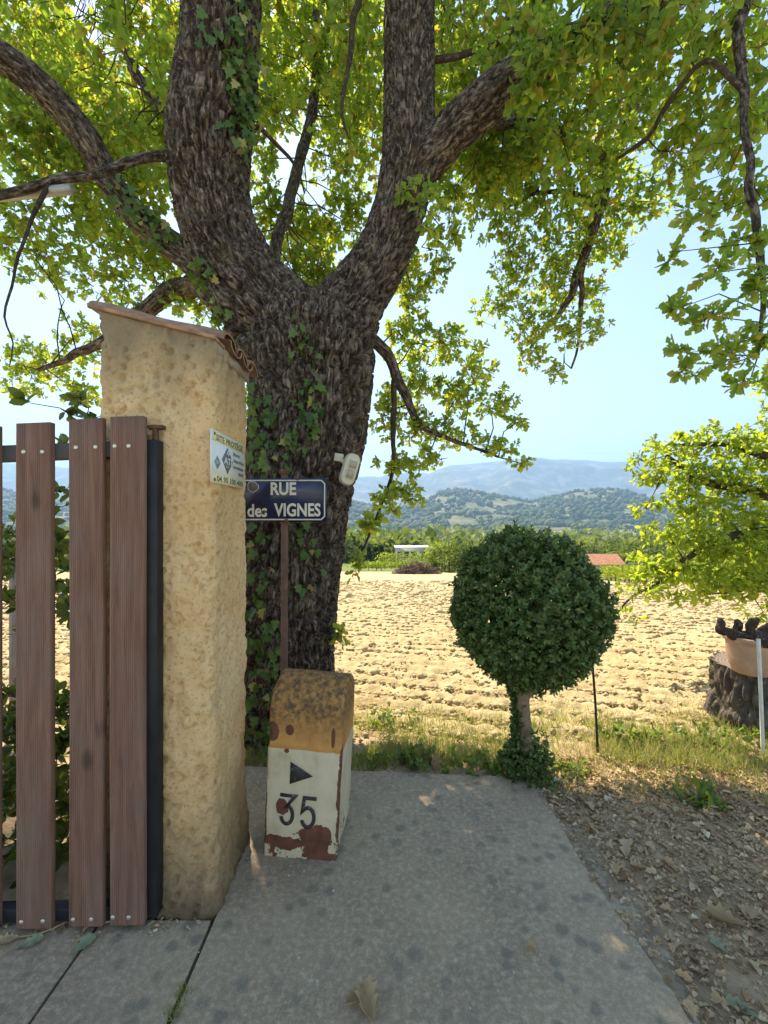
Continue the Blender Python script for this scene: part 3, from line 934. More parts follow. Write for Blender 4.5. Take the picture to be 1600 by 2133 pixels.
for (u, v_) in ((0.07, 0.93), (0.07, 0.06)):
    mk('screw', (lambda s: (fs(np.c_[s[0][:, 0] + sw * u, s[0][:, 1] + shh * v_, s[0][:, 2]]), s[1]))(lathe([(0.0075, 0.0), (0.006, 0.003), (0.0001, 0.004)], (0, 0, 0), 10)), MAT['rust'], nt_)

# ------------------------------------------------------------------ gate leaf
def wood_mat():
    m, nt, b = mat_new('gate_board')
    oi = nd(nt, 'ObjectInfo')
    tc = nd(nt, 'TexCoord')
    va = nd(nt, 'VectorMath')
    va.operation = 'ADD'
    nt.links.new(tc.outputs['Object'], va.inputs[0])
    cb = nd(nt, 'CombineXYZ')
    put(nt, cb.inputs[2], math_(nt, 'MULTIPLY', oi.outputs['Random'], 13.0))
    put(nt, cb.inputs[0], math_(nt, 'MULTIPLY', oi.outputs['Random'], 7.0))
    nt.links.new(cb.outputs[0], va.inputs[1])
    def sc(s):
        mp = nd(nt, 'Mapping'); mp.inputs['Scale'].default_value = s
        nt.links.new(va.outputs[0], mp.inputs[0]); return mp.outputs[0]
    n1 = noise(nt, sc((14, 14, 0.9)), 3, 5, 0.65, 0.6)
    c = ramp(nt, n1, [(0.28, (0.14, 0.072, 0.052)), (0.5, (0.225, 0.118, 0.084)), (0.72, (0.30, 0.172, 0.125))])
    n2 = noise(nt, sc((1, 1, 0.5)), 5, 4, 0.6)
    c = mix(nt, ramp(nt, n2, [(0.45, 0.0), (0.7, 0.5)]), c, (0.22, 0.17, 0.145))          # greyed patches
    k = vor(nt, sc((6, 6, 3.0)), 1.0)
    c = mix(nt, ramp(nt, math_(nt, 'ADD', k, math_(nt, 'MULTIPLY', math_(nt, 'SUBTRACT', n1, 0.5), 0.25)), [(0.05, 0.7), (0.15, 0.0)]), c, (0.06, 0.036, 0.027))          # knots
    put(nt, b.inputs['Base Color'], c)
    b.inputs['Roughness'].default_value = 0.75
    b.inputs['Specular IOR Level'].default_value = 0.25
    bump(nt, b, noise(nt, sc((60, 60, 3)), 4, 4, 0.6), 0.35, 0.004)
    return m
MAT['board'] = wood_mat()
MAT['black_steel'] = simple('black_steel', (0.022, 0.024, 0.028), 0.5, 0.3, 12, 0.15, 0.2)
MAT['grey_steel'] = simple('grey_steel', (0.075, 0.075, 0.075), 0.6, 0.3, 12, 0.15, 0.2)
MAT['screw'] = simple('zinc_screw', (0.62, 0.60, 0.54), 0.35, 0.15, 40, 0, 0.6)
GD = 1.665
gate = root('wooden_gate', (-1.6, GD, 0.03), 'brown ribbed board gate on a dark steel frame beside the pillar', 'gate')
def board(px0, px1, ytop, ybot, ytopr=None):
    a, b_ = W(px0, ytop, GD), W(px1, ytopr if ytopr else ytop - 3, GD)
    zb = W(px0, ybot, GD)[2]
    x0, x1 = a[0], b_[0]
    n_ = 15                                             # ribs pressed into the face
    w_ = x1 - x0
    prof = [(x0, GD + 0.026), (x0, GD + 0.003), (x0 + 0.004, GD)]
    m_ = w_ - 0.008
    for i in range(n_):
        u0 = x0 + 0.004 + m_ * i / n_
        s = m_ / n_
        prof += [(u0 + 0.55 * s, GD), (u0 + 0.68 * s, GD + 0.0022), (u0 + 0.88 * s, GD + 0.0022), (u0 + s, GD)]
    prof += [(x1, GD + 0.003), (x1, GD + 0.026)]
    prof = np.array(prof)
    zs = np.r_[zb, zb + 0.004, np.linspace(zb + 0.15, a[2] - 0.1, 12), a[2]]
    V = []
    for j, z in enumerate(zs):
        t = (z - zb) / (a[2] - zb)
        zz_ = z + (prof[:, 0] - x0) / w_ * (b_[2] - a[2]) * t
        V.append(np.c_[prof[:, 0] + 0.0015 * math.sin(3.1 * z + px0), prof[:, 1], zz_])
    V = np.array(V)
    sh = grid(V)
    k = len(prof)
    back = np.array([[0, V.shape[0] * k - k, V.shape[0] * k - 1, k - 1]])
    return comb([(sh[0], sh[1] + [back, np.arange(k)[::-1][None], (np.arange(k) + (V.shape[0] - 1) * k)[None]])])
for (a, b_, yt, yb, yr) in ((-302, -231, 893, 1939, 891), (-191, -120, 891, 1938, 889), (-80, -8, 888, 1938, 886), (32, 104, 882, 1936, 879), (143, 213, 874, 1931, 870), (228, 298, 868, 1928, 866)):
    mk('board', board(a, b_, yt, yb, yr), MAT['board'], gate)
RD = GD + 0.027
def rail(ya, yb, th0, px1=322):
    a, b_ = W(-420, ya + 8, RD), W(px1, yb, RD)
    v = []
    for p in (a, b_):
        for dy in (0.0, 0.045):
            for dz in (0, -th0):
                v.append((p[0], p[1] + dy, p[2] + dz))
    return np.array(v), [np.array([[0, 1, 3, 2], [4, 6, 7, 5], [0, 4, 5, 1], [2, 3, 7, 6], [0, 2, 6, 4], [1, 5, 7, 3]])]
mk('top_rail', rail(936, 916, 0.062, 300), MAT['grey_steel'], gate, bevel=0.003)
mk('bottom_rail', rail(1898, 1890, 0.05, 300), MAT['black_steel'], gate, bevel=0.003)
pa, pb_ = W(301, 915, RD), W(327, 1912, RD)
mk('gate_post', box(((pa[0] + pb_[0]) / 2, RD + 0.026, (pa[2] + pb_[2]) / 2), (pb_[0] - pa[0], 0.05, pa[2] - pb_[2])), MAT['black_steel'], gate, bevel=0.003)
hz = W(318, 888, RD)
mk('hinge', comb([box((hz[0] + 0.0, RD + 0.03, hz[2] + 0.002), (0.062, 0.03, 0.016)), tube([(hz[0] - 0.004, RD + 0.03, hz[2] - 0.06), (hz[0] - 0.004, RD + 0.03, hz[2] + 0.012)], 0.012, 10)]), MAT['rust'], gate, bevel=0.003)
sm_ = None
for (a, yt) in ((49, 941), (88, 941), (158, 932), (199, 931), (239, 929), (268, 929), (44, 1921), (89, 1919), (152, 1916), (190, 1915), (235, 1911), (268, 1911)):
    p = W(a, yt, GD)
    V, P = lathe([(0.0085, -0.0005), (0.0085, 0.0015), (0.006, 0.0035), (0.0005, 0.004)], (0, 0, 0), 12)
    mk('screw', (np.c_[V[:, 0] + p[0], GD - V[:, 2], V[:, 1] + p[2]], P), MAT['screw'], gate, smooth=True)

# ------------------------------------------------------------------ kilometre stone
def stone_mat():
    m, nt, b = mat_new('painted_stone')
    v = coords(nt)
    sx = nd(nt, 'SeparateXYZ')
    put(nt, sx.inputs[0], v)
    x, y, z = sx.outputs
    n1 = noise(nt, v, 6, 5, 0.6)
    cream = ramp(nt, n1, [(0.3, (0.52, 0.44, 0.30)), (0.7, (0.64, 0.565, 0.41))])
    n1b = noise(nt, coords(nt, scale=(1, 1, 0.3)), 9, 4, 0.6)
    cream = mix(nt, ramp(nt, n1b, [(0.5, 0.0), (0.72, 0.45)]), cream, (0.36, 0.32, 0.23))
    och = ramp(nt, noise(nt, v, 11, 4, 0.6), [(0.3, (0.50, 0.235, 0.07)), (0.7, (0.62, 0.33, 0.115))])
    isy = math_(nt, 'GREATER_THAN', z, 0.505)
    c = mix(nt, isy, cream, och)
    # lichen grime over the rounded head
    g = noise(nt, v, 34, 5, 0.75)
    gz = nd(nt, 'MapRange')
    put(nt, gz.inputs[0], math_(nt, 'ADD', z, math_(nt, 'MULTIPLY', noise(nt, v, 5, 3), 0.16)))
    gz.inputs[1].default_value, gz.inputs[2].default_value = 0.60, 0.76
    c = mix(nt, math_(nt, 'MULTIPLY', gz.outputs[0], ramp(nt, g, [(0.40, 0.95), (0.60, 0.30)])), c, (0.085, 0.062, 0.04))
    # chipped paint down to the rust-red undercoat: more of it near the foot
    w_ = noise(nt, v, 12, 5, 0.65)
    def patch(cx, cz, rx, rz, amp=0.9):
        a = math_(nt, 'POWER', math_(nt, 'DIVIDE', math_(nt, 'SUBTRACT', x, cx), rx), 2)
        d = math_(nt, 'POWER', math_(nt, 'DIVIDE', math_(nt, 'SUBTRACT', z, cz), rz), 2)
        s = math_(nt, 'ADD', math_(nt, 'SQRT', math_(nt, 'ADD', a, d)), math_(nt, 'MULTIPLY', math_(nt, 'SUBTRACT', w_, 0.5), amp * 2))
        return math_(nt, 'MULTIPLY', math_(nt, 'LESS_THAN', s, 1.0), math_(nt, 'LESS_THAN', y, 0.03))
    tot = None
    for q in ((0.075, 0.08, 0.075, 0.085, 1.2), (-0.09, 0.065, 0.11, 0.028, 1.3), (0.12, 0.02, 0.07, 0.03, 1.0), (-0.095, 0.235, 0.03, 0.04), (-0.155, 0.58, 0.03, 0.045, 0.6), (-0.075, 0.60, 0.022, 0.025, 0.5), (0.135, 0.575, 0.009, 0.05, 0.5), (-0.085, 0.497, 0.012, 0.010, 0.5), (-0.18, 0.15, 0.012, 0.18, 1.2), (0.178, 0.30, 0.012, 0.24, 1.1)):
        k = patch(*q)
        tot = k if tot is None else math_(nt, 'MAXIMUM', tot, k)
    foot = nd(nt, 'MapRange')
    put(nt, foot.inputs[0], z)
    foot.inputs[1].default_value, foot.inputs[2].default_value, foot.inputs[3].default_value, foot.inputs[4].default_value = 0.0, 0.30, 0.53, 0.30
    tot = math_(nt, 'MAXIMUM', tot, math_(nt, 'LESS_THAN', math_(nt, 'SUBTRACT', 1.0, noise(nt, v, 20, 5, 0.7)), math_(nt, 'SUBTRACT', foot.outputs[0], 0.06)))
    red = ramp(nt, noise(nt, v, 18, 4), [(0.3, (0.095, 0.045, 0.03)), (0.7, (0.19, 0.078, 0.048))])
    c = mix(nt, tot, c, red)
    put(nt, b.inputs['Base Color'], c)
    b.inputs['Roughness'].default_value = 0.85
    b.inputs['Specular IOR Level'].default_value = 0.2
    bump(nt, b, math_(nt, 'ADD', math_(nt, 'MULTIPLY', tot, -0.6), noise(nt, v, 70, 4, 0.7)), 0.55, 0.004)
    return m, tot
MAT['stone'], _ = stone_mat()
def worn_black():
    m, nt, b = mat_new('worn_black_paint')
    v = coords(nt)
    n = noise(nt, v, 55, 4, 0.7)
    put(nt, b.inputs['Base Color'], ramp(nt, n, [(0.34, (0.20, 0.16, 0.11)), (0.42, (0.028, 0.028, 0.028)), (0.8, (0.04, 0.04, 0.038))]))
    b.inputs['Roughness'].default_value = 0.7
    return m
MAT['worn_black'] = worn_black()

BW, BD, BZ = 0.366, 0.32, 0.66
BR = Matrix.Translation(Vector((gnd(626, 1778)[0], 2.035, 0.0))) @ Matrix.Rotation(math.radians(2.6), 4, 'Y') @ Matrix.Rotation(math.radians(-6.0), 4, 'Z')
km = root('kilometre_stone', (0, 0, 0), 'squat painted kilometre stone with black arrow and 35, ochre rounded top', 'milestone')
ORG[km.name] = np.zeros(3)
km.matrix_world = BR
def stone_body():
    r = BD / 2
    prof = [(0.0, -0.01)] + [(0.0, z) for z in np.linspace(0.02, 0.50, 25)] + [(0.0035, 0.5045), (0.0035, 0.5075), (0.0, 0.512)] + [(0.0, z) for z in np.linspace(0.53, BZ, 7)]
    prof += [(r - r * math.cos(a), BZ + r * math.sin(a)) for a in np.linspace(0.08, PI, 30)]
    prof += [(BD, z) for z in np.linspace(BZ - 0.03, -0.01, 20)]
    prof = np.array(prof)
    xw = np.r_[-BW / 2, -BW / 2 + 0.004, np.linspace(-BW / 2 + 0.014, BW / 2 - 0.014, 40), BW / 2 - 0.004, BW / 2]
    ins = np.r_[0.010, 0.003, np.zeros(40), 0.003, 0.010]
    cen = np.array([BD / 2, 0.40])
    V = np.zeros((len(xw), len(prof), 3))
    for i, x in enumerate(xw):
        pr = prof.copy()
        d = nrm(pr - np.array([BD / 2, 0]) * 1.0 - np.c_[np.zeros(len(pr)), np.minimum(pr[:, 1], BZ)])
        pr = pr - d * ins[i]
        V[i] = np.c_[np.full(len(pr), x), pr]
    q = V * 1.0
    h = 0.006 * (fbm(q * 14, 3, 12) - 0.5)
    chip = smooth01((fbm(q * 22, 3, 15) - 0.60) / 0.1) * 0.006
    e = smooth01((np.abs(V[..., 0]) - BW / 2 + 0.016) / 0.014)
    V[..., 1] += h + chip * (V[..., 1] < 0.05) * (1 - 0.3 * e)
    V[..., 0] -= np.sign(V[..., 0]) * e * (0.008 * fbm(q * 18, 3, 14) + chip)
    V[..., 2] += 0.6 * h * (V[..., 2] > 0.1)
    sh = grid(V)
    k = len(prof)
    # side caps as strips towards a slightly sunk centre line
    def cap(i, flip):
        ring = V[i]
        cx_ = ring.mean(0)[None]
        inner = cx_ + (ring - cx_) * 0.93
        vv = np.concatenate([ring, inner])
        a = np.arange(k - 1)
        qd = np.stack([a, a + 1, a + 1 + k, a + k], -1)
        P = [qd[:, ::-1] if flip else qd, (np.arange(k) + k)[None] if not flip else (np.arange(k) + k)[::-1][None]]
        return vv, P
    return comb([sh, cap(0, True), cap(-1, False)])
mk('stone_body', stone_body(), MAT['stone'], km, smooth=False)
fb = lambda v: np.c_[v[:, 0], -v[:, 2], v[:, 1]]
mk('arrow', prism([(-0.062, 0.345), (0.048, 0.392), (-0.062, 0.450)], 0.0035, 0.0045, fb), MAT['worn_black'], km)
def digits():
    s = 0.142
    def arc(cx, cy, r, a0, a1, n=16):
        a = np.radians(np.linspace(a0, a1, n))
        return np.c_[cx + r * np.cos(a), cy + r * np.sin(a)]
    three = np.concatenate([[(0.02, 0.95), (0.80, 0.95), (0.38, 0.585)], arc(0.40, 0.31, 0.30, 78, -165)])
    five = np.concatenate([[(0.86, 0.95), (0.24, 0.95), (0.16, 0.50)], arc(0.45, 0.31, 0.32, 125, -160)])
    return [(three * s * np.array([0.66, 1]) + np.array([-0.107, 0.155])), (five * s * np.array([0.66, 1]) + np.array([-0.010, 0.153]))]
for d_ in digits():
    mk('number', stroke(d_, 0.0165, 0.0030, 0.0045, fb), MAT['worn_black'], km)

# ------------------------------------------------------------------ street-name sign on its post
SD = 2.62
c0, c1 = W(500, 996, SD), W(681, 1087, SD)
sgw, sgh = c1[0] - c0[0], c0[2] - c1[2]
post = root('street_sign', (W(591, 1400, SD)[0], SD, 0), 'blue enamel street sign RUE des VIGNES on a rusty post', 'street sign')
MAT['enamel'] = simple('blue_enamel', (0.012, 0.020, 0.062), 0.22, 0.35, 5, 0.05, spec=0.5)
MAT['enamel_white'] = simple('white_enamel', (0.62, 0.60, 0.50), 0.3, 0.1, 20)
MAT['post_rust'] = simple('post_rust', (0.14, 0.085, 0.065), 0.8, 0.3, 14, 0.4)
px_ = W(591, 1400, SD)[0]
pz = W(591, 980, SD)[2]
mk('post', tube(np.c_[np.full(12, px_) + np.linspace(-0.004, 0.0, 12), np.full(12, SD + 0.026), np.linspace(-0.05, pz, 12)], 0.0215, 14), MAT['post_rust'], post, smooth=True)
fg = lambda v: np.c_[c0[0] + v[:, 0], SD - v[:, 2], c1[2] + v[:, 1]]
mk('post_clamp', box((px_, SD + 0.02, pz - 0.012), (0.06, 0.035, 0.018)), MAT['rust'], post, bevel=0.002)
mk('post_clamp', box((px_, SD + 0.018, c1[2] - 0.004), (0.052, 0.03, 0.014)), MAT['rust'], post, bevel=0.002)
def rrect(w_, h_, r, x0=0, y0=0, n=6):
    out = []
    for (cx, cy, a0) in ((x0 + w_ - r, y0 + r, -90), (x0 + w_ - r, y0 + h_ - r, 0), (x0 + r, y0 + h_ - r, 90), (x0 + r, y0 + r, 180)):
        for a in np.linspace(a0, a0 + 90, n):
            out.append((cx + r * math.cos(math.radians(a)), cy + r * math.sin(math.radians(a))))
    return np.array(out)
mk('plate', prism(rrect(sgw, sgh, 0.014), -0.004, 0.0, fg), MAT['enamel'], post)
# white border line with clipped corners
i_, cc = 0.014, 0.020
bl = np.array([(i_ + cc, i_), (sgw - i_ - cc, i_), (sgw - i_, i_ + cc), (sgw - i_, sgh - i_ - cc), (sgw - i_ - cc, sgh - i_), (i_ + cc, sgh - i_), (i_, sgh - i_ - cc), (i_, i_ + cc)])
mk('border_line', stroke(bl, 0.008, 0.0, 0.0012, fg, closed=True), MAT['enamel_white'], post)
ux = lambda px: (px - 500) / 181 * sgw
uy = lambda py: (1087 - py) / 91 * sgh
put_text('lettering', 'RUE', ux(590.5), uy(1018), ux(617) - ux(564), uy(1005) - uy(1032), 0.0012, fg, MAT['enamel_white'], post, 0.03)
put_text('lettering', 'des', ux(536), uy(1063.5), ux(555) - ux(514), uy(1050) - uy(1077), 0.0012, fg, MAT['enamel_white'], post, 0.025)
put_text('lettering', 'VIGNES', ux(619.5), uy(1062), ux(668) - ux(571), uy(1048) - uy(1076), 0.0012, fg, MAT['enamel_white'], post, 0.03)
def splat(cx, cy, r, z, seed, asp=1.0):
    a = np.linspace(0, 2 * PI, 22, endpoint=False)
    rr = r * (0.75 + 0.5 * vnoise(p3(np.cos(a) * 1.6 + seed, np.sin(a) * 1.6, seed)))
    return prism(np.c_[cx + rr * np.cos(a) * asp, cy + rr * np.sin(a)], 0.0004, z, fg)
MAT['chip_grey'] = simple('bare_iron', (0.13, 0.11, 0.10), 0.7, 0.3, 30, 0.4)
mk('chip_rim', splat(ux(527), uy(1013), 0.034, 0.0010, 1.0, 1.1), MAT['enamel_white'], post)
mk('chip', splat(ux(527), uy(1013), 0.030, 0.0017, 1.0, 1.1), MAT['chip_grey'], post)
for (a, b_, r, sd_) in ((550, 1066, 0.010, 2), (620, 997, 0.011, 3), (591, 996, 0.008, 5), (555, 996.5, 0.006, 6), (596, 1085, 0.012, 4), (560, 1086, 0.007, 8), (640, 1086, 0.008, 9), (670, 1029, 0.003, 7)):
    mk('chip', splat(ux(a), uy(b_), r, 0.0019, sd_, 1.2), MAT['rust'], post)
# ------------------------------------------------------------------ the oak: limbs from (px, py, radius px, depth)
def chain(pts):
    return np.array([np.r_[W(a, b, d), r / F * d] for (a, b, r, d) in pts])
OAKD = 3.42
big = [
    [(592, 1640, 150, 3.4), (590, 1560, 128, 3.4), (586, 1460, 112, 3.42), (588, 1300, 106, 3.42), (604, 1100, 112, 3.42), (636, 930, 116, 3.42), (646, 830, 120, 3.42), (646, 740, 132, 3.42)],
    [(650, 760, 105, 3.42), (600, 700, 100, 3.42), (548, 640, 88, 3.42), (503, 580, 80, 3.42), (464, 500, 75, 3.40), (440, 400, 74, 3.36), (436, 300, 79, 3.32), (448, 200, 78, 3.28), (458, 100, 75, 3.24), (466, 0, 73, 3.2), (470, -60, 71, 3.2)],
    [(640, 770, 103, 3.42), (690, 700, 90, 3.44), (735, 630, 66, 3.46), (782, 560, 56, 3.48), (815, 490, 53, 3.5), (838, 420, 53, 3.5), (850, 340, 56, 3.52), (853, 250, 53, 3.56), (853, 150, 51, 3.6), (853, 50, 50, 3.64), (853, -60, 48, 3.68)],
    [(845, 390, 45, 3.5), (895, 325, 43, 3.46), (950, 268, 40, 3.40), (1010, 215, 40, 3.32), (1065, 172, 38, 3.24), (1140, 120, 33, 3.14)],
    [(505, 640, 35, 3.5), (430, 570, 29, 3.6), (365, 515, 26, 3.65), (300, 468, 26, 3.62), (238, 390, 26, 3.55), (180, 290, 28, 3.45), (115, 212, 29, 3.35), (50, 152, 29, 3.25), (-40, 92, 29, 3.13)],
]
small = [
    [(470, -50, 74, 3.2), (478, -160, 72, 3.2), (500, -400, 62, 3.3), (540, -700, 48, 3.5), (560, -1000, 30, 3.8)],
    [(853, -50, 51, 3.68), (853, -100, 50, 3.7), (846, -300, 45, 3.9), (820, -600, 34, 4.3), (800, -900, 22, 4.8)],
    [(1130, 126, 33, 3.15), (1140, 120, 33, 3.14), (1250, 60, 28, 3.0), (1400, -10, 26, 2.9), (1600, -140, 18, 2.8)],
    [(-30, 98, 29, 3.14), (-160, 20, 27, 3.05), (-400, -120, 24, 3.0)],
    [(480, 660, 26, 3.7), (420, 600, 22, 4.0), (350, 605, 20, 4.2), (290, 655, 17, 4.3), (230, 700, 12, 4.4), (150, 740, 8, 4.5), (80, 770, 4, 4.6)],
    [(365, 330, 12, 3.3), (300, 334, 10, 3.2), (240, 345, 9, 3.1), (170, 365, 9, 3.0), (100, 385, 9, 2.9), (0, 415, 9, 2.8), (-120, 440, 8, 2.7)],
    [(752, -90, 8, 3.4), (738, 60, 6, 3.3), (722, 160, 4.5, 3.25), (714, 240, 3, 3.2), (726, 290, 1.5, 3.2)],
    [(1440, -120, 22, 4.6), (1380, 40, 19, 4.8), (1330, 170, 17, 5.0), (1290, 300, 14, 5.1), (1252, 420, 12, 5.2), (1215, 540, 9, 5.3), (1170, 640, 6, 5.4), (1100, 735, 3, 5.5)],
    [(1220, 530, 6, 5.3), (1206, 620, 5, 5.35), (1204, 700, 3, 5.4), (1190, 770, 2, 5.4)],
    [(1250, 425, 7, 5.2), (1180, 400, 5, 5.2), (1120, 400, 4, 5.2), (1060, 430, 2.5, 5.2)],
    [(1600, -160, 15, 2.8), (1560, -20, 11, 2.7), (1545, 90, 10, 2.65), (1549, 190, 9, 2.6), (1548, 270, 7, 2.5), (1562, 360, 8, 2.45), (1572, 480, 8, 2.4), (1590, 600, 6, 2.4), (1580, 740, 3, 2.4)],
    [(1549, 190, 6, 2.6), (1470, 120, 5, 2.65), (1400, 200, 5, 2.8), (1350, 290, 4, 3.0), (1290, 330, 3, 3.2)],
    [(690, 720, 16, 3.6), (770, 705, 14, 3.7), (825, 780, 11, 3.8), (865, 865, 8, 3.9), (930, 915, 5, 3.95), (1040, 955, 2.5, 4.0)],
    [(825, 780, 7, 3.8), (818, 900, 5.5, 3.8), (812, 1000, 4, 3.8), (780, 1090, 3, 3.8), (745, 1170, 2, 3.8)],
    [(505, 262, 6, 3.3), (545, 275, 5, 3.35), (585, 308, 4, 3.4), (615, 345, 3, 3.45), (633, 402, 2, 3.5)],
    [(900, 128, 7, 3.65), (960, 108, 6, 3.7), (1040, 80, 5, 3.7), (1110, 20, 3, 3.7)],
    [(104, 388, 5, 2.9), (70, 450, 4, 2.85), (40, 530, 3.2, 2.8), (24, 595, 2.6, 2.8), (10, 660, 2.2, 2.8), (28, 715, 1.6, 2.8), (20, 765, 0.9, 2.8)],
    [(570, 560, 12, 3.8), (600, 420, 12, 4.4), (640, 280, 11, 5.0), (660, 140, 9, 5.4), (660, -40, 7, 5.8)],
    [(440, 300, 12, 3.8), (330, 210, 11, 4.4), (270, 120, 10, 4.8), (230, 0, 8, 5.2), (200, -150, 6, 5.6)],
    [(980, 240, 14, 3.6), (1080, 260, 12, 4.2), (1170, 280, 10, 4.6), (1260, 330, 7, 5.0)],
    [(853, 60, 20, 3.9), (930, -60, 18, 4.6), (1050, -180, 15, 5.4), (1200, -330, 11, 6.4)],
]
oak = root('oak_tree', (W(590, 1600, 3.42)[0], 3.42, -0.03), 'old oak with deeply furrowed bark, forking behind the pillar', 'tree')
bigc = [catmull(chain(c), 0.05) for c in big]
shapes = []
for c in bigc:
    shapes.append(tube(c[:, :3], c[:, 3], 28))
LV, LP = ico(3)
for (a, b, r, d) in ((648, 745, 128, 3.42), (640, 690, 72, 3.42), (855, 355, 56, 3.5)):
    shapes.append((LV * (r / F * d) + W(a, b, d), [LP]))
def remesh(shape, voxel, it):
    me = meshdata('tmp', *shape)
    o = bpy.data.objects.new('tmp', me)
    COL.objects.link(o)
    m = o.modifiers.new('r', 'REMESH')
    m.mode = 'VOXEL'
    m.voxel_size = voxel
    s = o.modifiers.new('s', 'SMOOTH')
    s.factor = 0.5
    s.iterations = it
    bpy.context.view_layer.update()
    e = bpy.data.meshes.new_from_object(o.evaluated_get(bpy.context.evaluated_depsgraph_get()))
    V = np.zeros(len(e.vertices) * 3)
    e.vertices.foreach_get('co', V)
    V = V.reshape(-1, 3)
    N = np.zeros(len(e.vertices) * 3)
    e.vertices.foreach_get('normal', N)
    lt = np.zeros(len(e.polygons), np.int32)
    e.polygons.foreach_get('loop_total', lt)
    li = np.zeros(len(e.loops), np.int32)
    e.loops.foreach_get('vertex_index', li)
    st = np.r_[0, np.cumsum(lt)[:-1]]
    P = [li[(st[lt == k][:, None] + np.arange(k)).ravel()].reshape(-1, k) for k in np.unique(lt)]
    bpy.data.objects.remove(o)
    bpy.data.meshes.remove(e)
    bpy.data.meshes.remove(me)
    return V, N.reshape(-1, 3), P
V, N, P = remesh(comb(shapes), 0.0125, 12)
# nearest limb axis of every vertex gives bark co-ordinates that run along the limb
S_, A1, A2, TT, RR, SS = [], [], [], [], [], []
for k, c in enumerate(bigc):
    t, e1, e2 = frames(c[:, :3])
    s = np.r_[0, np.cumsum(np.linalg.norm(np.diff(c[:, :3], axis=0), axis=1))] + 11.7 * k
    if k == 1: s = s - s[0] + 3.0
    S_.append(c[:, :3]); A1.append(e1); A2.append(e2); TT.append(t); RR.append(c[:, 3]); SS.append(s)
S_, A1, A2, TT, RR, SS = [np.concatenate(a) for a in (S_, A1, A2, TT, RR, SS)]
near_i = np.zeros(len(V), int)
for a in range(0, len(V), 8000):
    b = V[a:a + 8000].astype(np.float32)
    d2 = ((b[:, None] - S_[None].astype(np.float32)) ** 2).sum(-1)
    near_i[a:a + 8000] = np.argmin(np.sqrt(d2) - RR[None] * 0.9, 1)
r = V - S_[near_i]
qa = (r * A1[near_i]).sum(1)
qb = (r * A2[near_i]).sum(1)
qs = SS[near_i] + (r * TT[near_i]).sum(1)
q = np.c_[qa, qb, qs]
wp = (np.c_[fbm(q * 9, 2, 61), fbm(q * 9, 2, 62), fbm(q * 9, 2, 63)] - 0.5) * 0.035
def ridge(u_, s_, k, w_):
    n = fbm(np.c_[(q[:, :2] + wp[:, :2]) / u_, (qs + wp[:, 2] * 2) / s_], 1, k)
    return smooth01(np.abs(n - 0.5) / w_)
rad = np.clip(RR[near_i] / 0.3, 0.35, 1.15)
ht = np.minimum(ridge(0.045, 0.17, 70, 0.12), 0.35 + 0.65 * ridge(0.07, 0.09, 75, 0.07))     # long furrows, short cross cracks
h2 = ridge(0.024, 0.07, 80, 0.10)
disp = rad * (0.055 * (ht - 0.75) + 0.012 * (h2 - 0.6) + 0.016 * (fbm(q * 34, 3, 64) - 0.5)) + 0.05 * (fbm(V * 2.2, 3, 65) - 0.5) * rad
# knots and old pruning scars
for (a, b, d, rr) in ((858, 300, 3.3, 0.07), (370, 285, 3.2, 0.06), (640, 670, 3.1, 0.10)):
    k = np.linalg.norm(V - W(a, b, d), axis=1)
    disp += 0.035 * np.exp(-(k / rr) ** 2)
V2 = V + N * disp[:, None]
trunk = mk('trunk', (V2, P), MAT['bark'], oak, smooth=False)
at_ = trunk.data.attributes.new('along_limb', 'FLOAT_VECTOR', 'POINT')
at_.data.foreach_set('vector', np.ascontiguousarray(np.c_[q[:, :2] + wp[:, :2], qs * 0.26], dtype=np.float32).ravel())
BVH = BVHTree.FromPolygons([tuple(v) for v in V2], [tuple(f) for pp in P for f in pp.tolist()])
branches = []
for c in small:
    cc = catmull(chain(c), 0.06)
    cc[:, :3] += (np.c_[fbm(cc[:, :3] * 3, 2, 1), fbm(cc[:, :3] * 3, 2, 2), fbm(cc[:, :3] * 3, 2, 3)] - 0.5) * np.clip(cc[:, 3:4] * 4, 0.02, 0.10)
    rr = cc[:, 3] * (0.85 + 0.3 * fbm(cc[:, :3] * 14, 2, 5))
    branches.append(cc)
    bo = mk('branch', tube(cc[:, :3], rr, 10), MAT['bark'] if cc[0, 3] > 0.035 else MAT['twig'], oak, smooth=True)
    if cc[0, 3] > 0.035:
        s_ = np.r_[0, np.cumsum(np.linalg.norm(np.diff(cc[:, :3], axis=0), axis=1))].repeat(10)
        an_ = np.tile(np.arange(10) / 10 * 2 * PI, len(cc))
        rp_ = cc[:, 3].repeat(10)
        aa_ = bo.data.attributes.new('along_limb', 'FLOAT_VECTOR', 'POINT')
        aa_.data.foreach_set('vector', np.ascontiguousarray(np.c_[rp_ * np.cos(an_), rp_ * np.sin(an_), s_ * 0.26], dtype=np.float32).ravel())

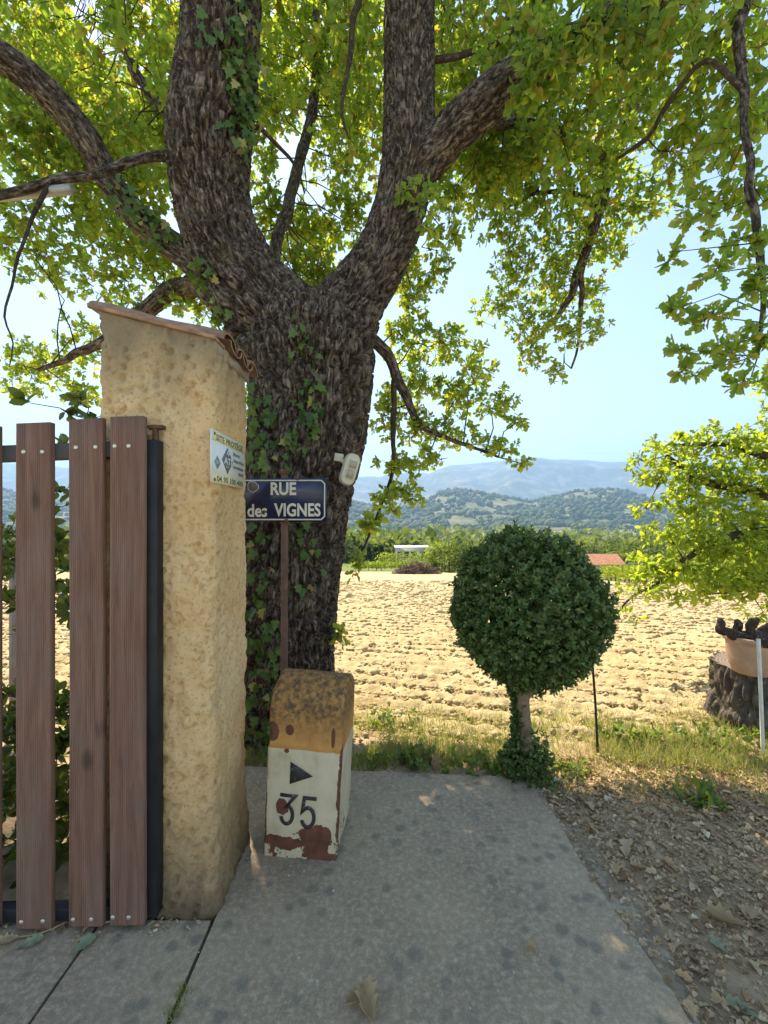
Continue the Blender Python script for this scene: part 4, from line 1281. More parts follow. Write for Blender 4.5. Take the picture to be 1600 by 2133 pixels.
# ---- shoots and leaves: every clump grows twigs back to the nearest limb
ATT = np.concatenate([bigc[0][::3, :3]] + [c[:, :3] for c in bigc[1:]] + [c[:, :3] for c in branches])
def clump(c, rad3, n_, attach, droop=0.25):
    u = nrm(RNG.normal(size=(n_, 3))) * (RNG.random((n_, 1)) ** 0.45)
    p = c + u * rad3
    if attach is None: a0 = c
    else: a0 = attach[np.argmin(((attach - c) ** 2).sum(1) + 0.15 * ((attach - c)[:, 2] < 0) * 0)]
    order = np.argsort(((p - a0) ** 2).sum(1))
    p = p[order]
    L = np.linalg.norm(c - a0)
    m_ = max(2, int(L / 0.15))
    t = np.linspace(0, 1, m_)[:, None]
    spine = a0 + (c - a0) * t + np.array([0, 0, 1.0]) * np.sin(t * PI) * L * 0.10 + RNG.normal(0, 0.05, (m_, 3)) * np.sin(t * PI) * min(1, L)
    nodes = np.zeros((m_ + 2 * n_, 3))
    nodes[:m_] = spine
    cnt = m_
    tw = []
    dirs = np.zeros((n_, 3))
    for i in range(n_):
        q = nodes[:cnt]
        j = np.argmin(((q - p[i]) ** 2).sum(1) * (1 + 0.0 * np.arange(cnt)))
        a = nodes[j]
        mid = (a + p[i]) / 2 + RNG.normal(0, 0.12, 3) * np.linalg.norm(p[i] - a)
        nodes[cnt] = mid; nodes[cnt + 1] = p[i]
        cnt += 2
        tw.append((a, mid, p[i]))
        dirs[i] = p[i] - mid
    dirs = nrm(nrm(dirs) + nrm(p - c) * 0.5 + np.array([0, 0, -droop]) + RNG.normal(0, 0.25, (n_, 3)))
    return p, dirs, np.array(tw), spine

def twig_shape(tw, r0, r1, bent=True):
    """three-sided twigs a-mid-b, or straight ones a-b"""
    n_ = len(tw)
    t = nrm(tw[:, 2] - tw[:, 0])
    e1 = nrm(np.cross(t, np.array([0.3, 0.9, 0.2])))
    e2 = np.cross(t, e1)
    ang = np.arange(3) / 3 * 2 * PI
    ring = np.cos(ang)[None, :, None] * e1[:, None] + np.sin(ang)[None, :, None] * e2[:, None]
    rows = [tw[:, 0, None] + ring * r0, tw[:, 2, None] + ring * r1]
    if bent: rows.insert(1, tw[:, 1, None] + ring * (r0 + r1) / 2)
    V = np.concatenate(rows, 1).reshape(-1, 3)
    b = []
    for k in range(0, 3 * (len(rows) - 1), 3):
        for j in range(3):
            b.append([k + j, k + (j + 1) % 3, k + 3 + (j + 1) % 3, k + 3 + j])
    return V, [(np.array(b)[None] + (np.arange(n_) * 3 * len(rows))[:, None, None]).reshape(-1, 4)]

def rosette(p, dirs, k, spread, size, upw=0.55, jitter=0.35):
    """k leaves round each shoot tip"""
    n_ = len(p)
    e1 = nrm(np.cross(dirs, RNG.normal(size=(n_, 3))))
    e2 = np.cross(dirs, e1)
    a = (np.arange(k) * 2.399)[None] + RNG.uniform(0, 6.3, (n_, 1))
    rd = np.cos(a)[..., None] * e1[:, None] + np.sin(a)[..., None] * e2[:, None]
    back = RNG.uniform(0, 1, (n_, k, 1))
    D = dirs[:, None] * (1.0 - 0.7 * back) + rd * (0.55 + 0.6 * back) * spread + RNG.normal(0, jitter, (n_, k, 3))
    pos = p[:, None] - dirs[:, None] * back * 0.07 * (size / 0.09)
    U = nrm(RNG.normal(0, 0.75, (n_, k, 3)) + np.array([0, 0, upw]) + dirs[:, None] * 0.3)
    S = size * RNG.uniform(0.65, 1.2, (n_, k))
    return pos.reshape(-1, 3), nrm(D.reshape(-1, 3)), U.reshape(-1, 3), S.ravel()

CL = [  # px, py, rx, ry, depth, layers
    (50, 40, 110, 90, 4.6, 1.3), (140, 190, 100, 80, 4.2, 1.2), (40, 260, 90, 90, 3.9, 1.2), (230, 300, 100, 80, 4.3, 1.5), (300, 400, 70, 60, 4.0, 1.6), (120, 320, 90, 60, 4.0, 1.3),
    (50, 470, 110, 70, 4.3, 1.3), (180, 440, 110, 60, 4.6, 1.4), (260, 500, 90, 50, 4.4, 1.4), (300, 60, 80, 80, 5.2, 1.2), (345, 180, 45, 90, 5.2, 1.2), (90, 100, 80, 60, 5.2, 1.0), (330, 250, 40, 60, 5, 1.2),
    (100, 555, 110, 45, 4.8, 1.0), (240, 580, 90, 40, 4.6, 1.2), (340, 560, 50, 60, 4.3, 1.5), (390, 620, 45, 60, 4.2, 1.2), (110, 760, 85, 50, 5.2, 1.2), (60, 800, 45, 40, 5.2, 1.0), (170, 700, 55, 40, 5.1, 1.0), (170, 820, 45, 35, 5.0, 1.0), (300, 650, 50, 30, 4.4, 1.0), (470, 700, 30, 60, 4.0, 1.3), (510, 850, 25, 80, 4.0, 1.1), (510, 980, 20, 50, 4.0, 1.1),
    (590, 40, 70, 70, 5.6, 1.4), (690, 60, 80, 70, 5.2, 1.4), (770, 60, 40, 80, 5.2, 1.3), (600, 160, 70, 60, 5.6, 1.3), (700, 170, 80, 70, 5.3, 1.3), (570, 240, 50, 50, 5.2, 1.2), (740, 260, 60, 70, 5.2, 1.2), (720, 350, 55, 60, 5.1, 1.0), (560, 330, 25, 60, 4.8, 0.9),
    (560, 440, 45, 60, 4.8, 1.4), (610, 480, 60, 50, 5.0, 1.4), (690, 470, 70, 60, 5.0, 1.3), (740, 430, 40, 40, 4.8, 1.2), (610, 560, 60, 45, 4.7, 1.5), (680, 570, 55, 50, 4.8, 1.5), (640, 620, 60, 25, 4.5, 1.4),
    (950, 50, 70, 80, 5.0, 1.5), (1010, 140, 90, 60, 4.8, 1.5), (930, 200, 40, 50, 5.2, 1.3), (1080, 60, 90, 80, 4.2, 1.5), (1180, 80, 100, 90, 2.9, 1.5), (1290, 60, 100, 90, 2.8, 1.5), (1400, 70, 100, 90, 2.75, 1.4), (1130, 150, 60, 50, 2.95, 1.5), (1090, 190, 40, 35, 3.0, 1.2), (1520, 60, 100, 80, 2.9, 1.5), (1580, 170, 60, 90, 2.8, 1.4),
    (1120, 210, 90, 70, 4.4, 1.5), (1230, 200, 90, 80, 4.2, 1.5), (1340, 200, 90, 80, 3.8, 1.4), (1450, 210, 90, 90, 3.2, 1.4), (1540, 290, 80, 80, 2.8, 1.4), (1440, 320, 70, 60, 3.4, 1.1), (1500, 400, 70, 50, 2.8, 1.2), (1590, 420, 40, 60, 2.6, 1.2),
    (1040, 320, 70, 60, 5.0, 1.3), (1130, 330, 80, 60, 5.0, 1.3), (1230, 320, 80, 70, 5.0, 1.3), (1320, 330, 70, 60, 5.0, 1.2), (1360, 420, 45, 50, 5.0, 1.2), (1010, 400, 55, 50, 5.2, 1.1), (1090, 420, 70, 50, 5.3, 1.2), (1180, 440, 70, 50, 5.3, 1.2), (1280, 440, 70, 50, 5.2, 1.3), (1020, 480, 40, 30, 5.3, 1.0), (940, 400, 45, 50, 4.8, 1.1), (930, 480, 40, 40, 4.6, 1.0), (910, 560, 35, 50, 4.5, 1.0),
    (1090, 510, 60, 40, 5.4, 1.1), (1180, 530, 60, 50, 5.4, 1.3), (1260, 520, 45, 45, 5.4, 1.2), (1070, 570, 55, 40, 5.5, 1.2), (1150, 600, 60, 50, 5.5, 1.3), (1230, 610, 45, 40, 5.5, 1.2), (1030, 640, 50, 35, 5.5, 1.2), (1110, 670, 55, 45, 5.5, 1.3), (1195, 690, 45, 40, 5.5, 1.2), (1110, 740, 35, 35, 5.5, 1.1), (1155, 780, 22, 28, 5.5, 1.0), (1240, 680, 30, 25, 5.5, 0.9),
    (860, 620, 45, 50, 4.6, 1.3), (850, 710, 55, 50, 4.6, 1.4), (930, 720, 50, 45, 4.7, 1.3), (990, 760, 50, 45, 4.8, 1.2), (860, 800, 60, 50, 4.6, 1.4), (950, 820, 60, 45, 4.7, 1.4), (1030, 840, 50, 35, 4.8, 1.2), (1085, 875, 35, 22, 4.8, 1.1), (860, 890, 55, 45, 4.5, 1.4), (950, 900, 60, 35, 4.6, 1.3), (1030, 930, 55, 25, 4.6, 1.2), (1085, 965, 30, 20, 4.6, 1.0), (830, 970, 50, 40, 4.4, 1.3), (890, 960, 45, 30, 4.5, 1.2), (810, 1040, 45, 35, 4.3, 1.3), (860, 1030, 35, 25, 4.4, 1.0), (775, 1100, 35, 35, 4.2, 1.2), (745, 1180, 22, 35, 4.1, 1.2), (800, 860, 30, 60, 4.3, 1.3),
    (1400, 525, 28, 22, 2.5, 1.3), (1470, 455, 45, 35, 2.5, 1.2), (1550, 500, 50, 45, 2.4, 1.2), (1480, 570, 45, 30, 2.4, 1.2), (1570, 600, 45, 50, 2.4, 1.2), (1420, 640, 38, 30, 2.4, 1.3), (1490, 660, 50, 35, 2.4, 1.3), (1430, 735, 32, 28, 2.4, 1.2), (1520, 740, 55, 40, 2.4, 1.3), (1580, 700, 40, 45, 2.4, 1.2), (1560, 800, 42, 25, 2.4, 1.2), (1440, 780, 25, 20, 2.4, 0.9),
    (455, 300, 70, 110, 5.8, 1.6), (450, 130, 70, 90, 6.2, 1.5), (470, 520, 70, 70, 4.6, 1.6), (310, 330, 60, 70, 5.2, 1.4), (650, 620, 50, 40, 5.0, 1.8), (640, 500, 60, 60, 5.8, 1.5), (670, 690, 75, 55, 5.4, 2.0), (700, 600, 50, 50, 5.9, 1.8), (620, 760, 60, 50, 5.2, 1.8), (850, 560, 40, 50, 5.0, 1.5), (1040, 375, 60, 60, 4.3, 1.8), (1000, 310, 60, 50, 4.2, 1.8), (900, 250, 50, 60, 4.8, 1.6), (1110, 290, 60, 50, 4.0, 1.6), (840, 300, 50, 80, 5.6, 1.5), (890, 150, 60, 80, 6.0, 1.3), (895, 420, 35, 30, 3.1, 1.0), (845, 400, 25, 25, 3.15, 0.9), (890, 480, 25, 25, 3.1, 0.9), (712, 1322, 14, 18, 3.25, 0.8),  # mostly hidden clumps added to block sun patches, with a few seen ones
]
TWIGS, SP, LEAF = [], [], []
for (a, b, rx, ry, d, lay) in CL:
    if a > 690 and d > 3.6: d = min(d, 3.50 / (1 - 0.701 * (HY - b) / F)) if b > 420 else d
    lsz = (0.080 if d > 2.7 else 0.072) * (0.82 if 690 < a < 1260 and 480 < b < 1250 and d > 3.6 else 1)
    foot = 1.25 * lsz / d * F
    n_ = max(4, int(lay * 1.75 * PI * rx * ry / foot ** 2))
    c = W(a, b, d)
    rd = np.array([rx / F * d, min(0.7, max(rx, ry) / F * d), ry / F * d])
    p, dr, tw, spn = clump(c, rd * 1.05, n_, ATT)
    TWIGS.append(tw); SP.append(spn)
    LEAF.append(rosette(p, dr, 6, 1.0, lsz))
# the rest of the crown, over and behind the frame, that keeps the forecourt in shade
HI = []
hp_, hd_, hu_, hs_ = [], [], [], []
SDV = np.array(sdir)
tries = 0
while len(HI) < 112 and tries < 20000:
    tries += 1
    c = np.array([RNG.uniform(-6, 5.0), RNG.uniform(1.0, 10.5), RNG.uniform(4.5, 11.5)])
    if (c[2] - H) / c[1] < 0.80 or np.linalg.norm(c - np.array([0, 0, H])) < 5.5: continue
    if 1.15 < (c[2] - H) / c[1] < 1.25: continue
    g = c - SDV * (c[2] / SDV[2])
    if not (-3.6 < g[0] < 3.9 and -1.3 < g[1] < 2.25): continue
    hx_, hy_ = c[0] / c[1] * F + CX, HY - (c[2] - H) / c[1] * F
    if 545 < hx_ < 700 and 260 < hy_ < 440 or 180 < hx_ < 300 and 20 < hy_ < 160: continue
    if HI and min(np.linalg.norm((np.array(HI) - c), axis=1)) < 0.62: continue
    HI.append(c)
for c in HI:
    p, dr, tw, spn = clump(c, np.array([0.85, 0.85, 0.55]), 46, ATT)
    TWIGS.append(tw); SP.append(spn)
    for l_, v_ in zip((hp_, hd_, hu_, hs_), rosette(p, dr, 6, 1.0, 0.105)): l_.append(v_)
lp, ld, lu, ls = [np.concatenate([x[i] for x in LEAF]) for i in range(4)]
# the 300 leaves that show largest become objects of their own
inview = (lp[:, 1] > 0.5) & (np.abs(lp[:, 0] / lp[:, 1] * F) < 790) & ((lp[:, 2] - H) / lp[:, 1] * F < 1060) & ((lp[:, 2] - H) / lp[:, 1] * F > -200)
score = np.where(inview, ls / np.maximum(lp[:, 1], 0.3), 0)
top = np.argsort(-score)[:300]
rest = np.ones(len(lp), bool)
rest[top] = False
leaf_me = meshdata('oak_leaf', *OAK)
leaf_me.materials.append(MAT['oak_leaf'])
for i in top:
    link_copy(leaf_me, 'leaf', leaf_matrix(lp[i], ld[i], lu[i], ls[i]), oak)
WIDE = BOXLEAF[0] * np.array([1.25, 1, 1])
mk('foliage', comb([inst(OAK_LO[0], OAK_LO[1], lp[rest], ld[rest], lu[rest], ls[rest]), inst(OAK_LO[0], OAK_LO[1], *[np.concatenate(v_) for v_ in (hp_, hd_, hu_, hs_)])]), MAT['oak_leaf'], oak, kind='stuff')
print('OAK LEAVES', len(lp), sum(len(v_) for v_ in hp_), len(HI), tries)
TWA = np.concatenate(TWIGS)
TWN = TWA[:, 0, 1] < 3.9
mk('twigs', comb([twig_shape(TWA[TWN], 0.0024, 0.0014), twig_shape(TWA[~TWN], 0.0026, 0.0015, False)] + [tube(s, np.linspace(0.0075, 0.0035, len(s)) * (0.55 if s[-1][1] < 3 else 1), 5, False) for s in SP]), MAT['twig'], oak, kind='stuff')

# ------------------------------------------------------------------ ivy on the trunk
def hit(px, py):
    o = Vector((0, 0, H))
    d = Vector(W(px, py, 1.0)) - o
    h = BVH.ray_cast(o, d.normalized())
    return (np.array(h[0]), np.array(h[1])) if h[0] is not None else None
ivy_me = meshdata('ivy_leaf', *IVY)
ivy_me.materials.append(MAT['ivy_leaf'])
def ivy(label, paths, n_, spread, size, off=0.03):
    first = hit(*paths[0][0])
    r = root('ivy_vine', (first[0][0], first[0][1], 0) if first else (0, 0, 0), label, 'ivy', 'ivy climbing the oak')
    st = []
    for pth in paths:
        c2 = catmull(np.array(pth, float) * 1.0, 12)
        pp = [hit(*q) for q in c2]
        pp = [h for h in pp if h]
        if len(pp) > 3: st.append(np.array([h[0] + h[1] * 0.008 for h in pp]))
    stems = []
    for s in st:
        keep = [s[0]]
        for q in s[1:]:
            if np.linalg.norm(q - keep[-1]) < 0.25: keep.append(q)
        if len(keep) > 3: stems.append(np.array(keep))
    for s in stems: mk('stem', tube(s, 0.0045, 5), MAT['twig'], r, smooth=True)
    tot = [catmull(np.array(p, float), 3) for p in paths]
    tot = np.concatenate(tot)
    cnt = 0
    while cnt < n_:
        q = tot[RNG.integers(len(tot))] + RNG.normal(0, spread, 2)
        h = hit(*q)
        cnt += 1
        if not h: continue
        nn = nrm(h[1] * 0.35 + nrm(np.array([0, 0, H]) - h[0]) * 0.6 + RNG.normal(0, 0.3, 3))
        D = nrm(np.array([RNG.normal(0, 0.5), -0.25, -1]) + RNG.normal(0, 0.25, 3))
        s = size * RNG.uniform(0.5, 1.25)
        link_copy(ivy_me, 'leaf', leaf_matrix(h[0] + h[1] * RNG.uniform(0.012, off), D, nn, s), r)
    return r
ivy('ivy trailing up the middle of the oak trunk above the street sign', [[(600, 985), (612, 930), (630, 870), (640, 810), (628, 740), (620, 690)], [(610, 935), (590, 880), (560, 850)], [(640, 900), (655, 850), (650, 780)]], 85, 15, 0.070)
ivy('ivy trailing beside the rusty post, below the street sign', [[(548, 1560), (556, 1470), (545, 1390), (560, 1300), (545, 1200), (535, 1100)], [(545, 1450), (528, 1380), (525, 1300), (530, 1230)], [(560, 1420), (575, 1370), (570, 1300)], [(525, 1560), (530, 1480)]], 150, 12, 0.075)
ivy('thin ivy strand right of the rusty post, under the street sign', [[(650, 1100), (640, 1150), (655, 1180), (625, 1230), (610, 1215)], [(628, 1095), (650, 1110)]], 26, 10, 0.066)
ivy('ivy along the left edge of the oak trunk above the pillar', [[(420, 540), (420, 600), (440, 640), (470, 700), (500, 760)], [(530, 800), (535, 860), (540, 920), (545, 980)]], 120, 13, 0.075, 0.07)
ivy('dark ivy clothing the right side of the tall left stem', [[(505, 330), (508, 280), (500, 220), (490, 160), (470, 100), (440, 60)], [(525, 300), (528, 220), (520, 140), (505, 60), (500, 0)], [(515, 260), (500, 180), (480, 120)]], 230, 14, 0.072, 0.10)
# ivy on the low left limb
ivy('dark ivy on the lower left limb of the oak', [[(340, 500), (300, 460), (260, 410), (220, 370)], [(350, 510), (330, 470), (290, 430)]], 110, 14, 0.065, 0.10)

# ------------------------------------------------------------------ motion detector
hp = hit(722, 975)
MAT['beige_plastic'] = simple('beige_plastic', (0.60, 0.55, 0.42), 0.4, 0.06, 5)
MAT['lens'] = simple('grey_lens', (0.42, 0.38, 0.29), 0.25, 0.08, 30)
sc_ = W(727, 978, 3.02)
det = root('motion_detector', tuple(sc_), 'cream motion detector screwed to the oak trunk', 'detector')
Rt = rotm('Y', math.radians(17)) @ rotm('Z', math.radians(14))
def rounded_block(w_, h_, d_, r_, n=6):
    o = rrect(w_, h_, r_, -w_ / 2, -h_ / 2, n)
    L = []
    for (s, z) in ((1.0, 0.0), (1.0, d_ * 0.55), (0.95, d_ * 0.8), (0.84, d_)):
        L.append(np.c_[o[:, 0] * s, np.full(len(o), -z), o[:, 1] * (1 - (1 - s) * w_ / h_)])
    V = np.array(L)
    k = len(o)
    Vr = np.concatenate([V, V[:, :1]], 1)
    g = grid(Vr)
    return comb([g, (V[-1], [np.arange(k)[None]]), (V[0], [np.arange(k)[::-1][None]])])
tr = lambda s, o_=(0, 0, 0): ((s[0] + np.array(o_)) @ Rt.T + sc_, s[1])
mk('housing', tr(rounded_block(0.105, 0.225, 0.075, 0.045)), MAT['beige_plastic'], det, smooth=False, bevel=0.004)
mk('window_frame', tr(rounded_block(0.066, 0.135, 0.008, 0.012, 4), (0.006, -0.0755, 0.0)), MAT['beige_plastic'], det)
mk('lens', tr(box((0.006, -0.0845, 0.034), (0.05, 0.004, 0.052))), MAT['lens'], det)
mk('lens', tr(box((0.006, -0.0845, -0.030), (0.05, 0.004, 0.060))), MAT['lens'], det)
bk = W(706, 953, 3.06)
mk('bracket', comb([box(bk, (0.062, 0.03, 0.055), rotm('Y', 0.15)), tube([bk + np.array([0.01, 0, -0.012]), sc_ + np.array([-0.03, 0.035, 0.05])], 0.016, 10)]), MAT['beige_plastic'], det, bevel=0.004)
mk('wall_arm', tube([bk + np.array([0, 0.01, 0]), bk + np.array([0, 0.24, 0])], 0.012, 8), MAT['beige_plastic'], det)
# ------------------------------------------------------------------ clipped box ball on a stem
TD = 2.72
tc = W(1096, 1268, TD)
topi = root('box_topiary', (gnd(1092, 1612)[0], TD, -0.02), 'dark green box bush clipped into a ball on a short trunk', 'topiary')
def ball_r(d):
    x, y, z = d[:, 0], d[:, 1], d[:, 2]
    k = 2.12
    r = 1.0 / (np.abs(x) ** k + np.abs(y) ** k + np.abs(z) ** k) ** (1 / k)
    rz = np.where(z > 0, 0.51, 0.50)
    s = np.sqrt((x * 0.462) ** 2 + (y * 0.462) ** 2 + (z * rz) ** 2)
    low = smooth01((-z - 0.25) / 0.75)
    s = s * (1 - 0.13 * low * (1 - np.abs(z)) * 2.0)
    s = s * (1 + 0.04 * smooth01((x + z * -0.3 - 0.5) / 0.5))
    return s * r ** 0.9 * (0.97 + 0.10 * (vnoise(d * 3.1 + 4.0, 9) - 0.5))
nb = 5600
d = nrm(RNG.normal(size=(nb, 3)))
rr = ball_r(d)
lay = np.where(RNG.random(nb) < 0.72, RNG.uniform(0.89, 1.04, nb), RNG.uniform(0.70, 0.90, nb))
lay = lay + (RNG.random(nb) < 0.06) * RNG.uniform(0.02, 0.09, nb)
p = tc + d * (rr * lay)[:, None]
dirs = nrm(d + RNG.normal(0, 0.45, (nb, 3)) + np.array([0, 0, 0.25]))
# sprigs of paired leaves
k = 8
e1 = nrm(np.cross(dirs, RNG.normal(size=(nb, 3))))
e2 = np.cross(dirs, e1)
t = np.arange(k)
ang = t * (PI / 2 * 1.03) + np.where(t % 2, PI, 0)
back = (t // 2) * 0.011
pos = p[:, None] - dirs[:, None] * back[None, :, None]
rd = np.cos(ang)[None, :, None] * e1[:, None] + np.sin(ang)[None, :, None] * e2[:, None]
D = nrm(dirs[:, None] * 0.75 + rd + RNG.normal(0, 0.2, (nb, k, 3)))
U = nrm(dirs[:, None] * 1.0 - rd * 0.6 + RNG.normal(0, 0.15, (nb, k, 3)))
S = RNG.uniform(0.022, 0.034, (nb, k))
mk('foliage', inst(BOXLEAF[0], BOXLEAF[1], pos.reshape(-1, 3), D.reshape(-1, 3), U.reshape(-1, 3), S.ravel()), MAT['box_leaf'], topi, kind='stuff')
# branch work inside the ball
tb = []
base_top = W(1088, 1430, TD)
for i in range(26):
    dd = nrm(RNG.normal(size=3) + np.array([0, 0, 0.2]))
    e = tc + dd * ball_r(dd[None])[0] * 0.85
    m_ = (base_top + e) / 2 + RNG.normal(0, 0.05, 3)
    tb.append(tube(catmull(np.array([base_top, m_, e]), 0.06), np.linspace(0.016, 0.004, len(catmull(np.array([base_top, m_, e]), 0.06))), 6))
mk('branches', comb(tb), MAT['twig'], topi, kind='stuff')
tp = catmull(np.array([np.r_[W(1094, 1625, TD), 0.062], np.r_[W(1096, 1590, TD), 0.052], np.r_[W(1094, 1530, TD), 0.046], np.r_[W(1088, 1470, TD), 0.044], np.r_[W(1088, 1430, TD), 0.05], np.r_[W(1094, 1380, TD), 0.03]]), 0.012)
V, P = tube(tp[:, :3], tp[:, 3], 28)
V = V + nrm(V - np.repeat(tp[:, :3], 28, 0)) * (0.012 * (fbm(V * np.array([22, 22, 9]), 3, 3) - 0.5))[:, None]
mk('trunk', (V, P), MAT['box_bark'], topi, smooth=True)
for (a, b, d_) in ((1065, 1395, TD - 0.02), (1150, 1400, TD)):
    e = W(a, b, d_)
    cc = catmull(np.array([W(1088, 1455, TD), (W(1088, 1455, TD) + e) / 2 + np.array([0, 0, -0.01]), e]), 0.03)
    mk('limb', tube(cc, np.linspace(0.028, 0.018, len(cc)), 10), MAT['box_bark'], topi, smooth=True)
# sprouts up the trunk and round its foot
n_ = 900
hz_ = np.r_[RNG.uniform(0.02, 0.62, 420), np.abs(RNG.normal(0.10, 0.07, 480))]
an = np.r_[RNG.normal(PI * 0.92, 0.55, 420), RNG.uniform(0, 2 * PI, 480)]
rs = np.r_[RNG.uniform(0.05, 0.085, 420) + 0.05 * smooth01((hz_[:420] - 0.45) / 0.2), RNG.uniform(0.06, 0.19, 480) * (1.1 - 1.5 * np.clip(hz_[420:], 0, 0.4))]
sp = np.c_[W(1094, 1560, TD)[0] + rs * np.cos(an), TD + rs * np.sin(an) * 0.9, hz_ - 0.02]
sd_ = nrm(np.c_[np.cos(an), np.sin(an), RNG.uniform(0.2, 1.0, n_)] + RNG.normal(0, 0.3, (n_, 3)))
q4 = rosette(sp, sd_, 6, 0.9, 0.028, 0.4)
mk('basal_sprouts', inst(BOXLEAF[0], BOXLEAF[1], *q4), MAT['box_leaf'], topi, kind='stuff')

# ------------------------------------------------------------------ stump, bowl with old vine stocks, stakes
sc0 = np.array([(1592 - CX) / F * 3.45, 3.45, -0.06])
SR, SHT = 0.365, H + (HY - 1388) / F * 3.45 + 0.06
stp = root('tree_stump', tuple(sc0), 'dark tall tree stump at the right edge carrying a terracotta bowl', 'stump')
m_, n2 = 46, 180
u = np.linspace(0, 1, m_)
a = np.arange(n2) / n2 * 2 * PI
Uu, A = np.meshgrid(u, a, indexing='ij')
rr = SR * (0.93 + 0.16 * (1 - Uu) ** 3) * (1 + 0.05 * np.cos(3 * A + 1) + 0.03 * np.cos(7 * A))
cs = np.c_[(np.cos(A) * 7).ravel(), (np.sin(A) * 7).ravel(), (Uu * 2.1).ravel()]
w1, w2 = worley(cs + (fbm(cs * 1.3, 2, 8)[:, None] - 0.5) * 0.6, 4)
rr = rr + 0.05 * (np.clip((w2 - w1) / 0.4, 0, 1).reshape(A.shape) - 0.6) + 0.02 * (fbm(p3(np.cos(A) * 20, np.sin(A) * 20, Uu * 7), 3) - 0.5)
zt = SHT * Uu + 0.025 * (fbm(p3(np.cos(A) * 3, np.sin(A) * 3, 1.0), 2) - 0.5) * Uu
V = p3(sc0[0] + rr * np.cos(A), sc0[1] + rr * np.sin(A), sc0[2] + zt)
V = np.concatenate([V, V[:, :1]], 1)
mk('bark', grid(V), MAT['stump_bark'], stp, smooth=False)
topring = V[-1, :-1]
cen = topring.mean(0)
rings = [cen + (topring - cen) * s + np.array([0, 0, -0.006 * (1 - s) - 0.004 * (i % 2)]) for i, s in enumerate((1.0, 0.96, 0.8, 0.6, 0.4, 0.2, 0.02))]
R_ = np.array(rings)
R_ = np.concatenate([R_, R_[:, :1]], 1)
def ringwood():
    m, nt, b = mat_new('cut_wood')
    v = coords(nt)
    wv = nd(nt, 'TexWave'); wv.wave_type = 'RINGS'; wv.rings_direction = 'Z'
    put(nt, wv.inputs['Vector'], v)
    wv.inputs['Scale'].default_value = 14; wv.inputs['Distortion'].default_value = 2.5
    put(nt, b.inputs['Base Color'], ramp(nt, wv.outputs['Fac'], [(0, (0.12, 0.09, 0.07)), (1, (0.22, 0.175, 0.14))]))
    b.inputs['Roughness'].default_value = 0.9
    return m
MAT['cut'] = ringwood()
mk('cut_face', grid(R_), MAT['cut'], stp)

pd = 3.30
pc = W(1566, 1380, pd)
pc[2] = cen[2] + 0.004
MAT['terracotta'] = simple('terracotta_pot', (0.46, 0.30, 0.205), 0.9, 0.22, 9, 0.4)
bowl = root('terracotta_bowl', tuple(pc), 'pale terracotta bowl standing on the tree stump', 'flower pot')
ph = H + (HY - 1324) / F * pd - pc[2]
pr = 0.168
mk('bowl', lathe([(0.001, 0.002), (0.115, 0.0), (0.125, 0.01), (0.160, ph * 0.45), (pr - 0.008, ph * 0.82), (pr - 0.004, ph * 0.86), (pr + 0.010, ph * 0.87), (pr + 0.012, ph * 0.98), (pr + 0.006, ph), (pr - 0.010, ph), (pr - 0.016, ph * 0.85), (0.15, ph * 0.5)], pc, 48), MAT['terracotta'], bowl, smooth=True)
mk('soil', lathe([(0.001, ph * 0.93), (0.10, ph * 0.92), (pr - 0.014, ph * 0.90)], pc, 24), MAT['verge'], bowl)
MAT['vine_wood'] = bark_mat('old_vine_wood', (0.035, 0.024, 0.02), (0.07, 0.048, 0.04), (0.12, 0.09, 0.075), False)
for k_, pts in enumerate(([(1499, 1287, 4, -.05), (1502, 1300, 8, -.05), (1500, 1312, 9, -.05), (1518, 1316, 8, -.03), (1530, 1324, 12, -.02), (1560, 1327, 11, 0), (1600, 1322, 13, .02), (1640, 1340, 10, .05)],
                         [(1544, 1328, 9, .04), (1536, 1314, 7, .04), (1538, 1300, 8, .04), (1533, 1292, 4, .04)],
                         [(1572, 1328, 10, -.02), (1563, 1312, 8, -.02), (1568, 1298, 9, -.02), (1580, 1290, 5, -.02)],
                         [(1582, 1330, 11, .06), (1592, 1312, 9, .06), (1612, 1306, 10, .07), (1640, 1300, 8, .08), (1660, 1285, 5, .1)],
                         [(1575, 1330, 9, -.12), (1590, 1338, 11, -.15), (1612, 1336, 9, -.16), (1650, 1350, 6, -.17)])):
    cc = catmull(np.array([np.r_[W(a_, b_, pd + dz), r_ / F * pd] for (a_, b_, r_, dz) in pts]), 0.012)
    V, P = tube(cc[:, :3], cc[:, 3], 12)
    ax = np.repeat(cc[:, :3], 12, 0)
    V = ax + (V - ax) * (0.6 + 0.9 * fbm(V * 32, 3, k_)[:, None])
    if k_ == 0:
        vs_ = root('vine_stocks', tuple(pc + np.array([0, 0, ph * 0.92])), 'gnarled dark old vine stocks lying in the terracotta bowl', 'wood')
    mk('vine_stock', (V, P), MAT['vine_wood'], vs_, smooth=True)

